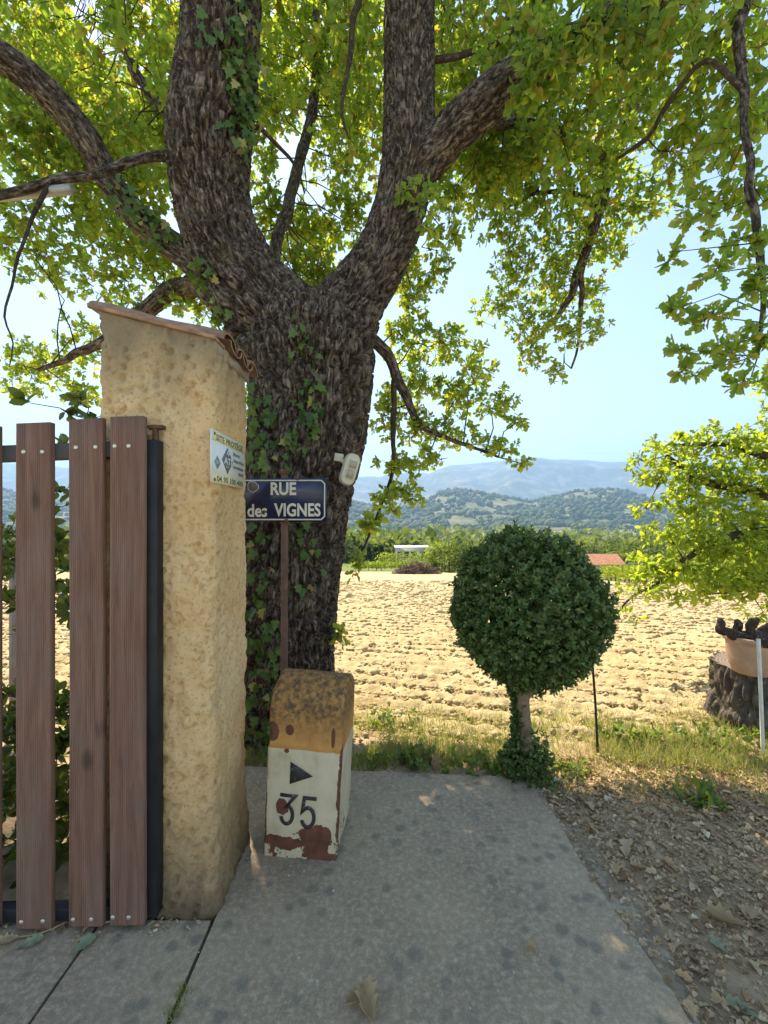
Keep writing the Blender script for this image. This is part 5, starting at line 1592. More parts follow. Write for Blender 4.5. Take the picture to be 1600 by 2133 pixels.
MAT['iron'] = simple('dark_iron', (0.03, 0.026, 0.022), 0.7, 0.4, 20, 0.3)
s0, s1 = W(1246, 1566, 2.98), W(1231, 1345, 2.98)
cc = catmull(np.array([s0 - np.array([0, 0, 0.05]), (s0 + s1) / 2 + np.array([0.004, 0, 0]), s1]), 0.05)
mk('iron_stake', tube(cc, 0.0085, 8), MAT['iron'], smooth=True, label='thin dark iron stake leaning beside the clipped box ball', cat='stake')
MAT['white_paint'] = simple('white_stake', (0.62, 0.62, 0.56), 0.6, 0.15, 15, 0.2)
s0, s1 = W(1590, 1560, 2.92), W(1580, 1331, 2.92)
mk('white_stake', tube(catmull(np.array([s0 - np.array([0, 0, 0.05]), (s0 + s1) / 2, s1]), 0.05), 0.0115, 8), MAT['white_paint'], label='thin white stake standing in front of the tree stump', cat='stake')

# ------------------------------------------------------------------ young leafy tree on the right
yt = root('young_tree', (5.6, 5.6, -0.3), 'bright green young tree reaching in from the right above the field', 'tree')
yb = [
    [(1710, 1420, 40, 5.6), (1700, 1250, 36, 5.6), (1690, 1050, 30, 5.6), (1680, 880, 20, 5.6), (1690, 760, 10, 5.6)],
    [(1690, 1080, 18, 5.6), (1600, 1030, 13, 5.5), (1530, 1015, 10, 5.4), (1450, 990, 7, 5.3), (1390, 950, 4, 5.2)],
    [(1692, 1130, 18, 5.6), (1600, 1110, 12, 5.4), (1520, 1120, 9, 5.2), (1440, 1150, 6, 5.1), (1370, 1210, 3.5, 5.0), (1300, 1265, 2, 4.9)],
    [(1688, 980, 14, 5.6), (1600, 950, 9, 5.5), (1520, 930, 6, 5.5), (1420, 925, 3, 5.4)],
    [(1695, 1180, 14, 5.6), (1620, 1190, 10, 5.3), (1560, 1220, 6, 5.1), (1500, 1235, 3, 5.0)],
]
yc = []
for c in yb:
    cc = catmull(chain(c), 0.07)
    cc[:, :3] += (np.c_[fbm(cc[:, :3] * 2.5, 2, 1), fbm(cc[:, :3] * 2.5, 2, 2), fbm(cc[:, :3] * 2.5, 2, 3)] - 0.5) * 0.12
    yc.append(cc)
    mk('trunk' if c is yb[0] else 'branch', tube(cc[:, :3], cc[:, 3], 10), MAT['bark'] if c is yb[0] else MAT['twig'], yt, smooth=True)
YA = np.concatenate([c[:, :3] for c in yc])
YC = [(1400, 925, 50, 28, 5.4, 1.2), (1480, 920, 60, 40, 5.5, 1.2), (1560, 930, 60, 45, 5.5, 1.2), (1370, 985, 50, 35, 5.2, 1.2), (1440, 985, 60, 40, 5.3, 1.4), (1520, 1000, 60, 45, 5.4, 1.4), (1590, 1000, 40, 50, 5.4, 1.3), (1430, 1050, 50, 40, 5.2, 1.3), (1500, 1070, 60, 45, 5.3, 1.4), (1570, 1080, 55, 45, 5.3, 1.4), (1390, 1110, 45, 35, 5.1, 1.3), (1460, 1130, 55, 40, 5.1, 1.5), (1530, 1150, 60, 45, 5.1, 1.5), (1595, 1160, 40, 50, 5.2, 1.4), (1350, 1175, 40, 35, 5.0, 1.3), (1410, 1190, 55, 35, 5.0, 1.5), (1480, 1205, 55, 35, 5.0, 1.5), (1560, 1220, 60, 40, 5.0, 1.4), (1330, 1225, 32, 25, 4.9, 1.2), (1300, 1275, 20, 16, 4.9, 1.0), (1390, 1235, 40, 20, 4.9, 1.0), (1460, 1240, 35, 20, 5.0, 1.0), (1340, 960, 25, 20, 5.2, 1.0), (1590, 1275, 30, 25, 5.0, 1.0), (1345, 1060, 25, 25, 5.2, 0.9)]
YC += [(1680, 800 + 90 * i, 110, 70, 5.8, 1.2) for i in range(5)]
TW2, SP2, LF2 = [], [], []
for (a, b, rx, ry, d_, lay_) in YC:
    foot = 0.10 / d_ * F
    n_ = max(4, int(lay_ * 2.1 * PI * rx * ry / foot ** 2))
    p, dr, tw, spn = clump(W(a, b, d_), np.array([rx / F * d_, 0.45, ry / F * d_]), n_, YA, 0.1)
    TW2.append(tw); SP2.append(spn); LF2.append(rosette(p, dr, 5, 1.0, 0.084))
lp, ld, lu, ls = [np.concatenate([x[i] for x in LF2]) for i in range(4)]
inv = np.abs(lp[:, 0] / lp[:, 1] * F) < 795
top = np.argsort(-np.where(inv, ls / lp[:, 1], 0))[:300]
rest = np.ones(len(lp), bool); rest[top] = False
yl = meshdata('young_leaf', *OAK); yl.materials.append(MAT['young_leaf'])
for i in top: link_copy(yl, 'leaf', leaf_matrix(lp[i], ld[i], lu[i], ls[i]), yt)
mk('foliage', inst(OAK_LO[0], OAK_LO[1], lp[rest], ld[rest], lu[rest], ls[rest]), MAT['young_leaf'], yt, kind='stuff')
mk('twigs', comb([twig_shape(np.concatenate(TW2), 0.003, 0.0016)] + [tube(s, np.linspace(0.008, 0.004, len(s)), 5, False) for s in SP2]), MAT['twig'], yt, kind='stuff')

# ------------------------------------------------------------------ behind the gate: shrub, mesh fence, low kerb wall
shr = root('ivy_shrub', (-2.2, 2.5, 0), 'shaggy dark green shrub growing behind the wooden gate', 'shrub')
SC = [(20, 1150, 90, 90, 2.5), (130, 1120, 60, 80, 2.4), (60, 1260, 110, 60, 2.6), (170, 1240, 50, 70, 2.4), (10, 1500, 110, 80, 2.3), (120, 1530, 70, 90, 2.25), (30, 1650, 120, 90, 2.2), (150, 1680, 60, 90, 2.15), (60, 1780, 130, 50, 2.15), (190, 1500, 40, 140, 2.3), (205, 1300, 25, 80, 2.5), (110, 1020, 40, 30, 2.4), (125, 850, 32, 28, 2.3), (185, 850, 25, 25, 2.3), (140, 930, 25, 25, 2.3), (-150, 1150, 120, 120, 2.6), (-160, 1500, 130, 150, 2.5), (-120, 1750, 120, 90, 2.4)]
st0 = np.concatenate([catmull(np.array([W(60, 1900, 2.3), W(90, 1600, 2.35), W(100, 1300, 2.45), W(130, 1000, 2.4), W(150, 830, 2.3)]), 0.08), catmull(np.array([W(160, 1890, 2.2), W(175, 1500, 2.3), W(190, 1200, 2.4)]), 0.08)])
mk('stem', tube(st0[:20], np.linspace(0.016, 0.005, 20), 7), MAT['twig'], shr, smooth=True)
TW3, SP3, LF3 = [], [], []
for (a, b, rx, ry, d_) in SC:
    foot = 0.085 / d_ * F
    n_ = max(5, int((2.6 if b > 1350 else 1.7 if b > 900 else 0.6) * PI * rx * ry / foot ** 2))
    p, dr, tw, spn = clump(W(a, b, d_), np.array([rx / F * d_, 0.3, ry / F * d_]), n_, st0, 0.2)
    TW3.append(tw); SP3.append(spn); LF3.append(rosette(p, dr, 5, 1.1, 0.066, 0.5))
lp, ld, lu, ls = [np.concatenate([x[i] for x in LF3]) for i in range(4)]
def slot(px): return ((px > 0) & (px < 32)) | ((px > 104) & (px < 143)) | ((px > 213) & (px < 228))
ppx = lp[:, 0] / lp[:, 1] * F + CX
top = np.argsort(-np.where(slot(ppx), ls / lp[:, 1], 0))[:260]
rest = np.ones(len(lp), bool); rest[top] = False
sl = meshdata('shrub_leaf', *OVATE); sl.materials.append(MAT['shrub_leaf'])
for i in top: link_copy(sl, 'leaf', leaf_matrix(lp[i], ld[i], lu[i], ls[i]), shr)
mk('foliage', inst(OVATE[0], OVATE[1], lp[rest], ld[rest], lu[rest], ls[rest]), MAT['shrub_leaf'], shr, kind='stuff')
mk('twigs', comb([twig_shape(np.concatenate(TW3), 0.003, 0.0016)] + [tube(s, np.linspace(0.007, 0.003, len(s)), 5, False) for s in SP3]), MAT['twig'], shr, kind='stuff')

MAT['galv'] = simple('galvanised_wire', (0.34, 0.33, 0.32), 0.5, 0.2, 20, 0, 0.5)
MAT['pink_post'] = simple('fence_post', (0.42, 0.33, 0.30), 0.8, 0.2, 9, 0.3)
fen = root('mesh_fence', (-3.0, 3.15, -0.03), 'wire mesh fence with a pale post behind the wooden gate', 'fence')
fd = 3.15
wires = []
for i in range(-26, 34):
    for sg in (1, -1):
        x0 = -5.2 + i * 0.07
        a_, b_ = np.array([x0, fd + 0.002 * sg, 0.02]), np.array([x0 + sg * 1.15, fd + 0.002 * sg, 1.17])
        t0 = 0.0
        pts = a_ + (b_ - a_) * np.linspace(0, 1, 3)[:, None]
        if pts[:, 0].max() > -1.25: continue
        wires.append(tube(pts, 0.0014, 4, False))
mk('wire_mesh', comb(wires), MAT['galv'], fen, kind='stuff')
for x in (-2.73, -4.6, -1.35):
    mk('fence_post', tube([(x, fd + 0.03, -0.1), (x, fd + 0.03, 1.25)], 0.024, 10), MAT['pink_post'], fen, smooth=True)

# ------------------------------------------------------------------ grass, weeds, litter
def blade(): 
    V = np.array([[-0.5, 0, 0], [0.5, 0, 0], [-0.4, 0.5, 0.06], [0.4, 0.5, 0.06], [0, 1, 0.28]])
    return V, [np.array([[0, 1, 3, 2]]), np.array([[2, 3, 4]])]
BL = blade()
def grass(x, y, h, w_=0.004):
    n_ = len(x)
    z = np.where(y < 3.3, vz(x, y), T(x, y)) - 0.01
    D = nrm(np.c_[RNG.normal(0, 0.35, n_), RNG.normal(0, 0.35, n_), np.ones(n_)])
    U = nrm(np.c_[RNG.normal(size=(n_, 2)), np.full(n_, 0.05)])
    S = np.c_[w_ * RNG.uniform(0.6, 1.4, n_), h, h]
    return inst(BL[0], BL[1], np.c_[x, y, z], D, U, S)
G = []
n_ = 25000
x = RNG.uniform(-1.6, 4.2, n_); y = 2.78 + np.abs(RNG.normal(0.12, 0.40, n_)) + 0.05 * np.sin(x * 5)
k = (fbm(p3(x * 1.6, y * 1.6), 3, 51) > 0.40) & (y < 4.4)
G.append(grass(x[k], y[k], RNG.uniform(0.035, 0.14, k.sum())))
n_ = 12000
x = RNG.uniform(1.0, 4.2, n_); y = RNG.uniform(2.05, 3.4, n_)
k = (fbm(p3(x * 2.2, y * 2.2), 3, 52) > 0.60 - 0.17 * smooth01((y - 2.2) / 0.5) - 0.06 * smooth01((x - 1.6) / 1.2))
G.append(grass(x[k], y[k], RNG.uniform(0.03, 0.12, k.sum())))
# tall seeding stalks
x = RNG.uniform(0.95, 3.6, 170); y = RNG.uniform(2.55, 3.25, 170)
G.append(grass(x, y, RNG.uniform(0.16, 0.36, 170), 0.0028))
# wisps in the slab joint at the foot of the frame
x = RNG.normal(-0.682, 0.012, 90); y = RNG.uniform(1.36, 1.47, 90)
G.append(inst(BL[0], BL[1], np.c_[x, y, np.full(90, -0.01)], nrm(np.c_[RNG.normal(0, 0.6, 90), RNG.normal(0, 0.6, 90), np.ones(90)]), nrm(RNG.normal(size=(90, 3))), np.c_[np.full(90, 0.004), RNG.uniform(0.02, 0.06, 90), np.full(90, 0.04)]))
mk('grass', comb(G), MAT['grass'], kind='stuff', label='sparse pale green grass along the edge of the field', cat='grass')

MAT['weed_leaf'] = leaf_mat('weed_leaf', [(0, (0.06, 0.11, 0.025)), (1, (0.13, 0.18, 0.05))], [(0, (0.28, 0.42, 0.04)), (1, (0.45, 0.52, 0.08))], 0.4, 0.5)
def low_plants(px, py, n_, spread, k, size, hh):
    c = gnd(px, py)
    p = np.c_[c[0] + RNG.normal(0, spread, n_), c[1] + RNG.normal(0, spread * 0.5, n_), np.zeros(n_)]
    p[:, 2] = vz(p[:, 0], p[:, 1]) + RNG.uniform(0.2, 1, n_) * hh
    dr = nrm(np.c_[RNG.normal(0, 0.6, n_), RNG.normal(0, 0.6, n_), np.ones(n_)])
    st_ = np.stack([np.c_[p[:, :2] + RNG.normal(0, 0.01, (n_, 2)), vz(p[:, 0], p[:, 1])], p * np.array([1, 1, 0.5]) , p], 1)
    return rosette(p, dr, k, 1.2, size, 1.0, 0.25), st_
wl = []
for j, (a, b, n_, s, k, size, hh, lb) in enumerate(((850, 1585, 26, 0.10, 5, 0.05, 0.10, 'clump of low round-leaved weeds behind the far edge of the slab'),
        (985, 1595, 26, 0.13, 5, 0.05, 0.07, 'round-leaved weeds beside the trunk of the clipped box ball, left of it'),
        (770, 1580, 18, 0.08, 5, 0.035, 0.05, 'small weeds just right of the kilometre stone'),
        (1470, 1665, 9, 0.10, 7, 0.10, 0.03, 'broad-leaved weed rosettes in the litter on the right'),
        (1330, 1545, 22, 0.14, 5, 0.05, 0.13, 'leafy yellow green weeds between the iron stake and the stump'),
        (1545, 1545, 60, 0.22, 5, 0.045, 0.10, 'low green herbs growing at the foot of the tree stump'),
        (800, 1500, 40, 0.14, 5, 0.035, 0.13, 'pale wild plant at the edge of the field beside the kilometre stone'),
        (1190, 1600, 12, 0.07, 5, 0.05, 0.05, 'small weeds at the right foot of the clipped box ball'))):
    (a4, st_) = low_plants(a, b, n_, s, k, size, hh)
    c = gnd(a, b)
    w_ = root('weed', (c[0], c[1], -0.03), lb, 'weed')
    mk('leaves', inst(OVATE[0] if j != 3 else OVATE[0] * np.array([0.6, 1, 1]), OVATE[1], *a4), MAT['weed_leaf'], w_, kind='stuff')
    mk('stems', twig_shape(st_, 0.0016, 0.001), MAT['weed_leaf'], w_, kind='stuff')

# leaf litter, twigs and crumbs on the verge
n_ = 20000
x = RNG.uniform(0.85, 3.2, n_); y = 1.0 + 1.95 * RNG.random(n_) ** 0.75
k = x > np.where(RNG.random(n_) < 0.45, edge_in(y) - 0.01, edge_r(y) - 0.02)
x, y = x[k], y[k]
n_ = len(x)
z = np.where(x < edge_r(y), -0.006, vz(x, y)) + RNG.uniform(0.002, 0.012, n_)
a = RNG.uniform(0, 2 * PI, n_)
D = nrm(np.c_[np.cos(a), np.sin(a), RNG.normal(0.05, 0.22, n_)])
U = nrm(np.c_[RNG.normal(0, 0.45, n_), RNG.normal(0, 0.45, n_), np.ones(n_)])
S = np.exp(RNG.normal(-4.05, 0.5, n_))
CURL = half_leaf([(0.24, 0.33), (0.13, 0.46), (0.30, 0.64), (0.16, 0.86)], 0.7, 0.2)
lit = [inst(CURL[0], CURL[1], np.c_[x, y, z], D, U, S)]
n_ = 700
x = RNG.uniform(-0.7, 0.95, n_); y = np.r_[2.68 + np.abs(RNG.normal(0, 0.05, 400)), 1.70 + RNG.normal(0, 0.03, 300)]
x[400:] = RNG.uniform(-2.2, -0.72, 300)
x[:400] = RNG.uniform(-0.9, 0.95, 400)
a = RNG.uniform(0, 2 * PI, n_)
zz_ = np.where(np.arange(n_) < 400, vz(x, y) + 0.006, 0.004)
lit.append(inst(CURL[0], CURL[1], np.c_[x, y, zz_], nrm(np.c_[np.cos(a), np.sin(a), RNG.normal(0, 0.2, n_)]), nrm(np.c_[RNG.normal(0, 0.5, n_), RNG.normal(0, 0.5, n_), np.ones(n_)]), np.exp(RNG.normal(-4.1, 0.45, n_))))
mk('leaf_litter', comb(lit), MAT['dry_leaf'], kind='stuff', label='brown and grey dry leaf litter strewn on the verge', cat='leaf litter')
tw = []
n_ = 500
x = RNG.uniform(0.95, 4.0, n_); y = RNG.uniform(0.7, 2.9, n_)
k = x > edge_r(y)
x, y = x[k], y[k]
a = RNG.uniform(0, 2 * PI, len(x)); L = RNG.uniform(0.02, 0.12, len(x))
e = np.c_[x + np.cos(a) * L, y + np.sin(a) * L]
twg = np.stack([np.c_[x, y, vz(x, y) + 0.006], np.c_[(x + e[:, 0]) / 2, (y + e[:, 1]) / 2 + 0.004, vz(x, y) + 0.014], np.c_[e, vz(e[:, 0], e[:, 1]) + 0.008]], 1)
mk('fallen_twigs', twig_shape(twg, 0.0018, 0.001), MAT['box_bark'], kind='stuff', label='thin fallen twigs scattered over the leaf litter', cat='twigs')
# grit on the slab
n_ = 260
x = RNG.uniform(-1.6, 1.0, n_); y = RNG.uniform(0.9, 2.7, n_)
x[:110] = RNG.normal(-0.55, 0.16, 110); y[:110] = RNG.normal(1.98, 0.22, 110)
MAT['grit'] = simple('pale_grit', (0.42, 0.38, 0.32), 0.9, 0.3, 30)
k = ~((x < PX1 + 0.03) & (y > PY0 - 0.03))
mk('grit', lumps(int(k.sum()), np.c_[x, y, np.full(n_, 0.002)][k], np.exp(RNG.normal(-5.9, 0.4, int(k.sum()))), 8), MAT['grit'], kind='stuff', label='tiny pale crumbs of grit on the concrete slab', cat='grit')

# leaves one could pick up
def curled(seed, fold, curl):
    s = [(0.05, 0.05), (0.13, 0.16), (0.10, 0.26), (0.30, 0.40), (0.16, 0.48), (0.36, 0.64), (0.18, 0.72), (0.24, 0.88), (0.10, 0.95)]
    V, P = half_leaf(s, fold, 0.0)
    m_ = 9
    ys_ = np.linspace(0, 1, m_)
    wd = np.interp(ys_, [0, 0.16, 0.26, 0.4, 0.48, 0.64, 0.72, 0.88, 1], [0.02, 0.13, 0.10, 0.30, 0.16, 0.36, 0.18, 0.24, 0.01])
    us = np.linspace(-1, 1, 7)
    out = np.zeros((m_ * 1, 7, 3))
    m_ = 17
    ys_ = np.linspace(0, 1, m_)
    wd = np.interp(ys_, [0, 0.16, 0.26, 0.4, 0.48, 0.64, 0.72, 0.88, 1], [0.02, 0.13, 0.10, 0.30, 0.16, 0.36, 0.18, 0.24, 0.01])
    Yv, Uv = np.meshgrid(ys_, us, indexing='ij')
    Xv = wd[:, None] * Uv
    Zv = fold * np.abs(Uv) ** 1.7 * wd[:, None] * 1.4 + curl * (Yv - 0.5) ** 2 * 0.9 + 0.10 * (vnoise(p3(Yv * 5 + seed, Uv * 2.5, seed)) - 0.5)
    return grid(p3(Xv, Yv, Zv))
def fallen(px, py, size, ang, m, label, fold=0.6, curl=0.5, z=0.004, seed=1):
    c = gnd(px, py)
    V, P = curled(seed, fold, curl)
    V = (V - np.array([0, 0.5, V[:, 2].min()])) * size
    V = V @ rotm('Z', ang).T
    o = mk('fallen_leaf', (V, P), m, smooth=False, label=label, cat='leaf', group='fallen oak leaves')
    o.location = (c[0], c[1], z if z is not None else float(vz(c[0], c[1])) + 0.006)
    return o
fallen(765, 2105, 0.125, 0.35, MAT['tan_leaf'], 'curled tan oak leaf lying on the slab at the bottom of the picture', 1.0, 0.7, seed=3)
fallen(742, 2088, 0.075, 2.2, MAT['tan_leaf'], 'smaller tan leaf touching the curled one on the slab', 0.8, 0.9, 0.006, seed=9)
fallen(62, 1968, 0.085, -1.1, MAT['pale_leaf'], 'pale green oak leaf on the concrete below the leftmost gate board', 0.25, 0.2, seed=4)
fallen(15, 1965, 0.075, 1.9, MAT['tan_leaf'], 'tan leaf at the left edge of the picture below the gate', 0.5, 0.3, seed=5)
fallen(172, 1975, 0.095, -0.4, MAT['pale_leaf'], 'pale green oak leaf below the middle gate board', 0.3, 0.3, seed=6)
fallen(1512, 1905, 0.13, 1.0, MAT['tan_leaf'], 'large tan leaf on the litter at the right', 0.6, 0.4, None, seed=7)
fallen(1560, 1890, 0.10, 2.4, MAT['tan_leaf'], 'brown leaf at the right edge beside the large tan leaf', 0.6, 0.4, None, seed=8)
fallen(1495, 1955, 0.075, 0.3, MAT['pale_leaf'], 'grey green leaf lying in front of the large tan leaf', 0.4, 0.4, None, seed=10)
fallen(1330, 1800, 0.07, 1.3, MAT['tan_leaf'], 'small tan leaf on the litter near the slab edge', 0.6, 0.5, None, seed=11)
fallen(1395, 1795, 0.07, 0.2, MAT['dry_leaf'], 'brown curled leaf in the middle of the litter', 0.8, 0.7, None, seed=12)
fallen(1545, 2090, 0.085, 0.9, MAT['pale_leaf'], 'grey green leaf in the bottom right corner', 0.3, 0.3, None, seed=13)
fallen(1375, 1865, 0.045, 0.9, MAT['tan_leaf'], 'tiny tan leaf just outside the slab edge', 0.5, 0.5, None, seed=14)
fallen(905, 1590, 0.12, 0.2, MAT['tan_leaf'], 'tan dry leaf standing among the weeds behind the slab', 1.0, 0.8, 0.0, seed=15).rotation_euler = (1.2, 0.2, 0.1)
fallen(1108, 1982, 0.045, 0.7, MAT['dry_leaf'], 'dark curled scrap of leaf on the slab right of centre', 1.2, 0.4, seed=16)
# a dry stalk under the gate
cc = catmull(np.array([gnd(0, 1960) + [0, 0, 0.01], gnd(80, 1952) + [0, 0, 0.012], gnd(140, 1930) + [0, 0, 0.02]]), 0.03)
mk('dry_stalk', tube(cc, 0.003, 6), MAT['tan_leaf'], label='thin dry stalk lying under the wooden gate', cat='stalk')

# ------------------------------------------------------------------ middle distance
bp = W(868, 1212, 34)
bpz = float(T(bp[0], 34))
pile = root('brush_pile', (bp[0], 34, bpz), 'brown heap of cut branches at the far side of the field', 'brush pile')
n_ = 900
a = RNG.uniform(0, 2 * PI, n_); rr = np.sqrt(RNG.random(n_))
c = np.c_[bp[0] + 1.75 * rr * np.cos(a), 34 + 1.0 * rr * np.sin(a), bpz + RNG.random(n_) * 1.0 * (1 - rr ** 1.6)]
dd = nrm(np.c_[RNG.normal(size=(n_, 2)), RNG.normal(0, 0.5, n_)]) * RNG.uniform(0.2, 0.5, (n_, 1))
MAT['brush'] = simple('cut_branches', (0.17, 0.11, 0.085), 0.9, 0.3, 3)
mk('sticks', twig_shape(np.stack([c - dd, c + RNG.normal(0, 0.05, (n_, 3)), c + dd], 1), 0.03, 0.018), MAT['brush'], pile, kind='stuff')

def leafy(name, label, cat, c, rx, ry, rz, n_, size, m, group=None, trunk=True, lumpy=0.35):
    r = root(name, (c[0], c[1], c[2]), label, cat, group)
    d = nrm(RNG.normal(size=(n_, 3)))
    lum = 1 + lumpy * (vnoise(d * 2.0 + c[0], 4) - 0.5) * 2
    q = np.array([c[0], c[1], c[2] + rz * 1.05]) + d * (RNG.uniform(0.5, 1, (n_, 1)) ** 0.5) * lum[:, None] * np.array([rx, ry, rz])
    dd = nrm(d + RNG.normal(0, 0.7, (n_, 3)))
    mk('crown', inst(OVATE[0], OVATE[1], q, dd, nrm(RNG.normal(size=(n_, 3)) + np.array([0, 0, 0.8])), size * RNG.uniform(0.6, 1.4, n_)), m, r, kind='stuff')
    if trunk: mk('trunk', tube([(c[0], c[1], c[2] - 0.3), (c[0] + 0.05, c[1], c[2] + rz)], [min(rx, rz) * 0.09, min(rx, rz) * 0.05], 8), MAT['twig'], r)
    return r
def at(px, y):
    x = (px - CX) / F * y
    return np.array([x, y, float(T(x, y))])
# dark shrub and hedge at the far edge of the field
leafy('field_shrub', 'dark rounded shrub behind the clipped box ball at the far field edge', 'shrub', at(935, 41), 2.1, 1.6, 1.25, 1600, 0.24, MAT['far_leaf'])
leafy('field_shrub', 'dark shrub left of the rounded one at the far field edge', 'shrub', at(980, 43), 1.9, 1.6, 1.2, 1300, 0.24, MAT['far_leaf'])
def vine_row(label, pts, h_, w_, n_, m=MAT['vine_leaf'], stocks=True):
    pts = np.array(pts, float)
    r = root('vine_row', (pts[0][0], pts[0][1], float(T(*pts[0]))), label, 'vine row', 'vine rows')
    t = RNG.random(n_)
    c = pts[0] + (pts[1] - pts[0]) * t[:, None]
    bulge = 0.7 + 0.6 * vnoise(p3(t * 40, 0.3, pts[0][0]))
    q = np.c_[c + RNG.normal(0, w_ / 2, (n_, 2)), T(c[:, 0], c[:, 1]) + 0.35 + RNG.random(n_) * h_ * bulge]
    dd = nrm(RNG.normal(size=(n_, 3)) + np.array([0, 0, 0.2]))
    mk('leaves', inst(IVY[0], IVY[1], q, dd, nrm(RNG.normal(size=(n_, 3)) + np.array([0, -0.3, 0.9])), 0.15 * RNG.uniform(0.6, 1.4, n_)), m, r, kind='stuff')
    if stocks:
        L = np.linalg.norm(pts[1] - pts[0])
        for s in np.arange(0.5, L, 1.1)[:26]:
            p = pts[0] + (pts[1] - pts[0]) * s / L
            z = float(T(*p))
            mk('vine_stock', tube([(p[0], p[1], z - 0.05), (p[0] + 0.04, p[1], z + 0.3), (p[0], p[1], z + 0.75)], [0.035, 0.03, 0.02], 5), MAT['vine_wood'], r)
def xy(px, y): return ((px - CX) / F * y, y)
vine_row('nearest vine row along the right side of the ploughed field', [xy(1262, 40), xy(1760, 14.5)], 1.0, 0.55, 5200)
vine_row('second vine row from the ploughed field on the right', [xy(1258, 43), xy(1800, 17.0)], 1.0, 0.6, 4200)
vine_row('third vine row from the ploughed field on the right', [xy(1255, 46), xy(1830, 20.0)], 1.0, 0.6, 3600, stocks=False)
vine_row('fourth vine row from the ploughed field on the right', [xy(1250, 50), xy(1850, 24.0)], 1.0, 0.7, 3000, stocks=False)
vine_row('bright vine row beyond the brush pile', [xy(735, 43), xy(905, 43)], 0.55, 0.6, 1800, stocks=False)
vine_row('taller vine row behind the bright one beyond the brush pile', [xy(790, 52), xy(905, 52)], 1.7, 0.8, 2600, stocks=False)
vine_row('vine row across the far field edge behind the pillar', [xy(-100, 44), xy(520, 44)], 1.0, 0.8, 2500, stocks=False)
for j, (px, y, h_) in enumerate(((752, 58, 3.0), (768, 60, 2.9), (784, 57, 2.7), (795, 61, 3.1))):
    c = at(px, y)
    r = root('conifer', tuple(c), ['leftmost', 'second from left', 'third from left', 'rightmost'][j] + ' of the four dark pointed conifers beyond the field', 'conifer', 'dark conifers')
    n_ = 700
    t = RNG.random(n_)
    a = RNG.uniform(0, 2 * PI, n_)
    rr = (1 - t) ** 0.8 * 0.62 * RNG.uniform(0.6, 1.05, n_)
    q = np.c_[c[0] + rr * np.cos(a), c[1] + rr * np.sin(a), c[2] + 0.2 + t * h_]
    mk('crown', inst(OVATE[0], OVATE[1], q, nrm(np.c_[np.cos(a), np.sin(a), np.full(n_, 0.8)]), nrm(RNG.normal(size=(n_, 3))), 0.28 * RNG.uniform(0.6, 1.3, n_)), MAT['conifer'], r, kind='stuff')
    mk('trunk', tube([(c[0], c[1], c[2] - 0.2), (c[0], c[1], c[2] + h_ * 0.6)], [0.06, 0.03], 6), MAT['twig'], r)

# stone shed with a tiled roof
MAT['wall_stone'] = simple('shed_wall', (0.38, 0.33, 0.26), 0.9, 0.2, 1.5, 0.3)
MAT['roof_tile'] = simple('roof_tiles', (0.42, 0.20, 0.12), 0.85, 0.35, 3.0, 0.4)
MAT['dark_glass'] = simple('dark_glass', (0.03, 0.035, 0.04), 0.2, 0.2, 2)
MAT['white_wall'] = simple('white_wall', (0.70, 0.70, 0.68), 0.8, 0.08, 1.0)
hd = 66.0
hx0, hx1 = (1226 - CX) / F * hd, (1300 - CX) / F * hd
hz0 = float(T(0, hd)) - 0.4
hzw, hzr = H + (HY - 1175) / F * hd, H + (HY - 1156) / F * hd
hs = root('stone_shed', ((hx0 + hx1) / 2, hd, hz0), 'low stone shed with a terracotta roof beyond the vines', 'shed')
mk('wall', box(((hx0 + hx1) / 2, hd + 2.0, (hz0 + hzw) / 2), (hx1 - hx0 - 0.5, 4.0, hzw - hz0)), MAT['wall_stone'], hs)
n_ = 22
for sgn, y0_, y1_ in ((1, hd - 0.35, hd + 2.0), (-1, hd + 4.35, hd + 2.0)):
    xs_ = np.linspace(hx0 - 0.1, hx1 + 0.1, n_ * 4 + 1)
    top_ = []
    for (yy_, zz_) in ((y0_, hzw - 0.05), (y1_, hzr)):
        top_.append(np.c_[xs_, np.full(len(xs_), yy_), zz_ + 0.05 * np.sin(np.arange(len(xs_)) / 4 * 2 * PI)])
    mk('roof', grid(np.array(top_)), MAT['roof_tile'], hs)
wn_ = mk('window', box(((1276 - CX) / F * hd, hd - 0.01, H + (HY - 1181) / F * hd), (0.75, 0.1, 0.75)), MAT['dark_glass'], hs)
mk('window_frame', comb([box(((1276 - CX) / F * hd, hd - 0.03, H + (HY - 1181) / F * hd + s), (0.9, 0.12, 0.09)) for s in (-0.42, 0.42)]), MAT['wall_stone'], wn_)
up = at(1310, 64)
mk('utility_pole', tube([up - [0, 0, 0.5], up + [0, 0, 3.6]], [0.11, 0.08], 8), MAT['brush'], label='brown wooden utility pole beside the stone shed', cat='pole')
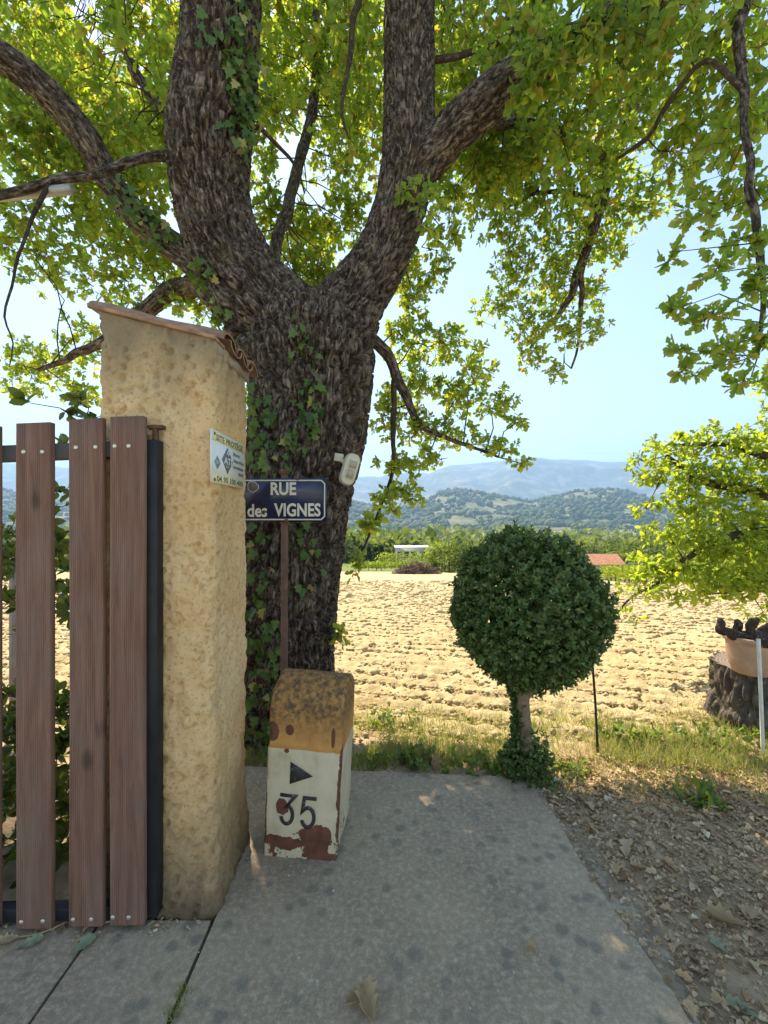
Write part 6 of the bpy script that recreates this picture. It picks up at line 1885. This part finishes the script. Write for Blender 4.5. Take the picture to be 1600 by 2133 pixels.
# low white house beyond the vines
wd_ = 95.0
wx0, wx1 = (826 - CX) / F * wd_, (893 - CX) / F * wd_
wz0 = float(T(0, wd_)) - 0.5
wz1 = H + (HY - 1142) / F * wd_
wh = root('white_house', ((wx0 + wx1) / 2, wd_, wz0), 'low white flat-roofed house with dark openings beyond the vines', 'house')
mk('wall', box(((wx0 + wx1) / 2, wd_ + 3, (wz0 + wz1) / 2), (wx1 - wx0, 6, wz1 - wz0)), MAT['white_wall'], wh)
mk('roof', box(((wx0 + wx1) / 2, wd_ + 2.8, wz1 + 0.12), (wx1 - wx0 + 0.8, 7, 0.24)), MAT['white_wall'], wh)
for (a_, b_) in ((828, 838), (842, 852), (856, 868), (876, 890)):
    zc = H + (HY - 1156) / F * wd_
    mk('window', box(((a_ + b_) / 2 / F * wd_ - CX / F * wd_, wd_ - 0.02, zc), ((b_ - a_) / F * wd_, 0.1, 1.5)), MAT['dark_glass'], wh)
# trees one can tell apart near the shed and along the valley edge
for j, (px, y, rx, rz, mm, lb) in enumerate((
        (1250, 75, 2.0, 1.7, 'vine_leaf', 'bright yellow green bush behind the shed roof'),
        (1345, 62, 2.6, 1.4, 'olive_leaf', 'grey green olive tree right of the stone shed'),
        (1375, 58, 2.0, 1.3, 'olive_leaf', 'grey olive tree further right beside the vines'),
        (1290, 110, 4.2, 3.4, 'far_leaf', 'broad dark tree behind the shed chimney end'),
        (1340, 120, 4.5, 3.6, 'far_leaf', 'dark broad tree in the row behind the olive trees'),
        (1390, 125, 4.5, 3.8, 'far_leaf', 'rightmost dark tree in the row behind the olive trees'),
        (1225, 115, 3.8, 3.0, 'far_leaf', 'green tree beyond the left end of the shed'),
        (700, 100, 4.0, 3.2, 'far_leaf', 'tree beyond the field partly hidden by the oak trunk'),
        (915, 90, 2.6, 2.3, 'vine_leaf', 'light green tree right of the white house'),
        (960, 100, 3.2, 2.6, 'far_leaf', 'green tree behind the dark field shrubs'),
        (800, 120, 3.5, 2.8, 'far_leaf', 'green tree behind the white house'))):
    leafy('valley_tree', lb, 'tree', at(px, y), rx, rx * 0.9, rz, 650, rx * 0.17, MAT[mm], 'trees at the edge of the valley')
# galvanised arm of a lamp among the left boughs
la, lb_ = W(-160, 425, 3.0), W(150, 394, 2.9)
mk('metal_arm', tube(np.array([la + (lb_ - la) * t for t in np.linspace(0, 1, 8)]), 0.032, 12), MAT['galv'], smooth=True, label='grey blue metal arm among the oak leaves on the left', cat='metal arm')
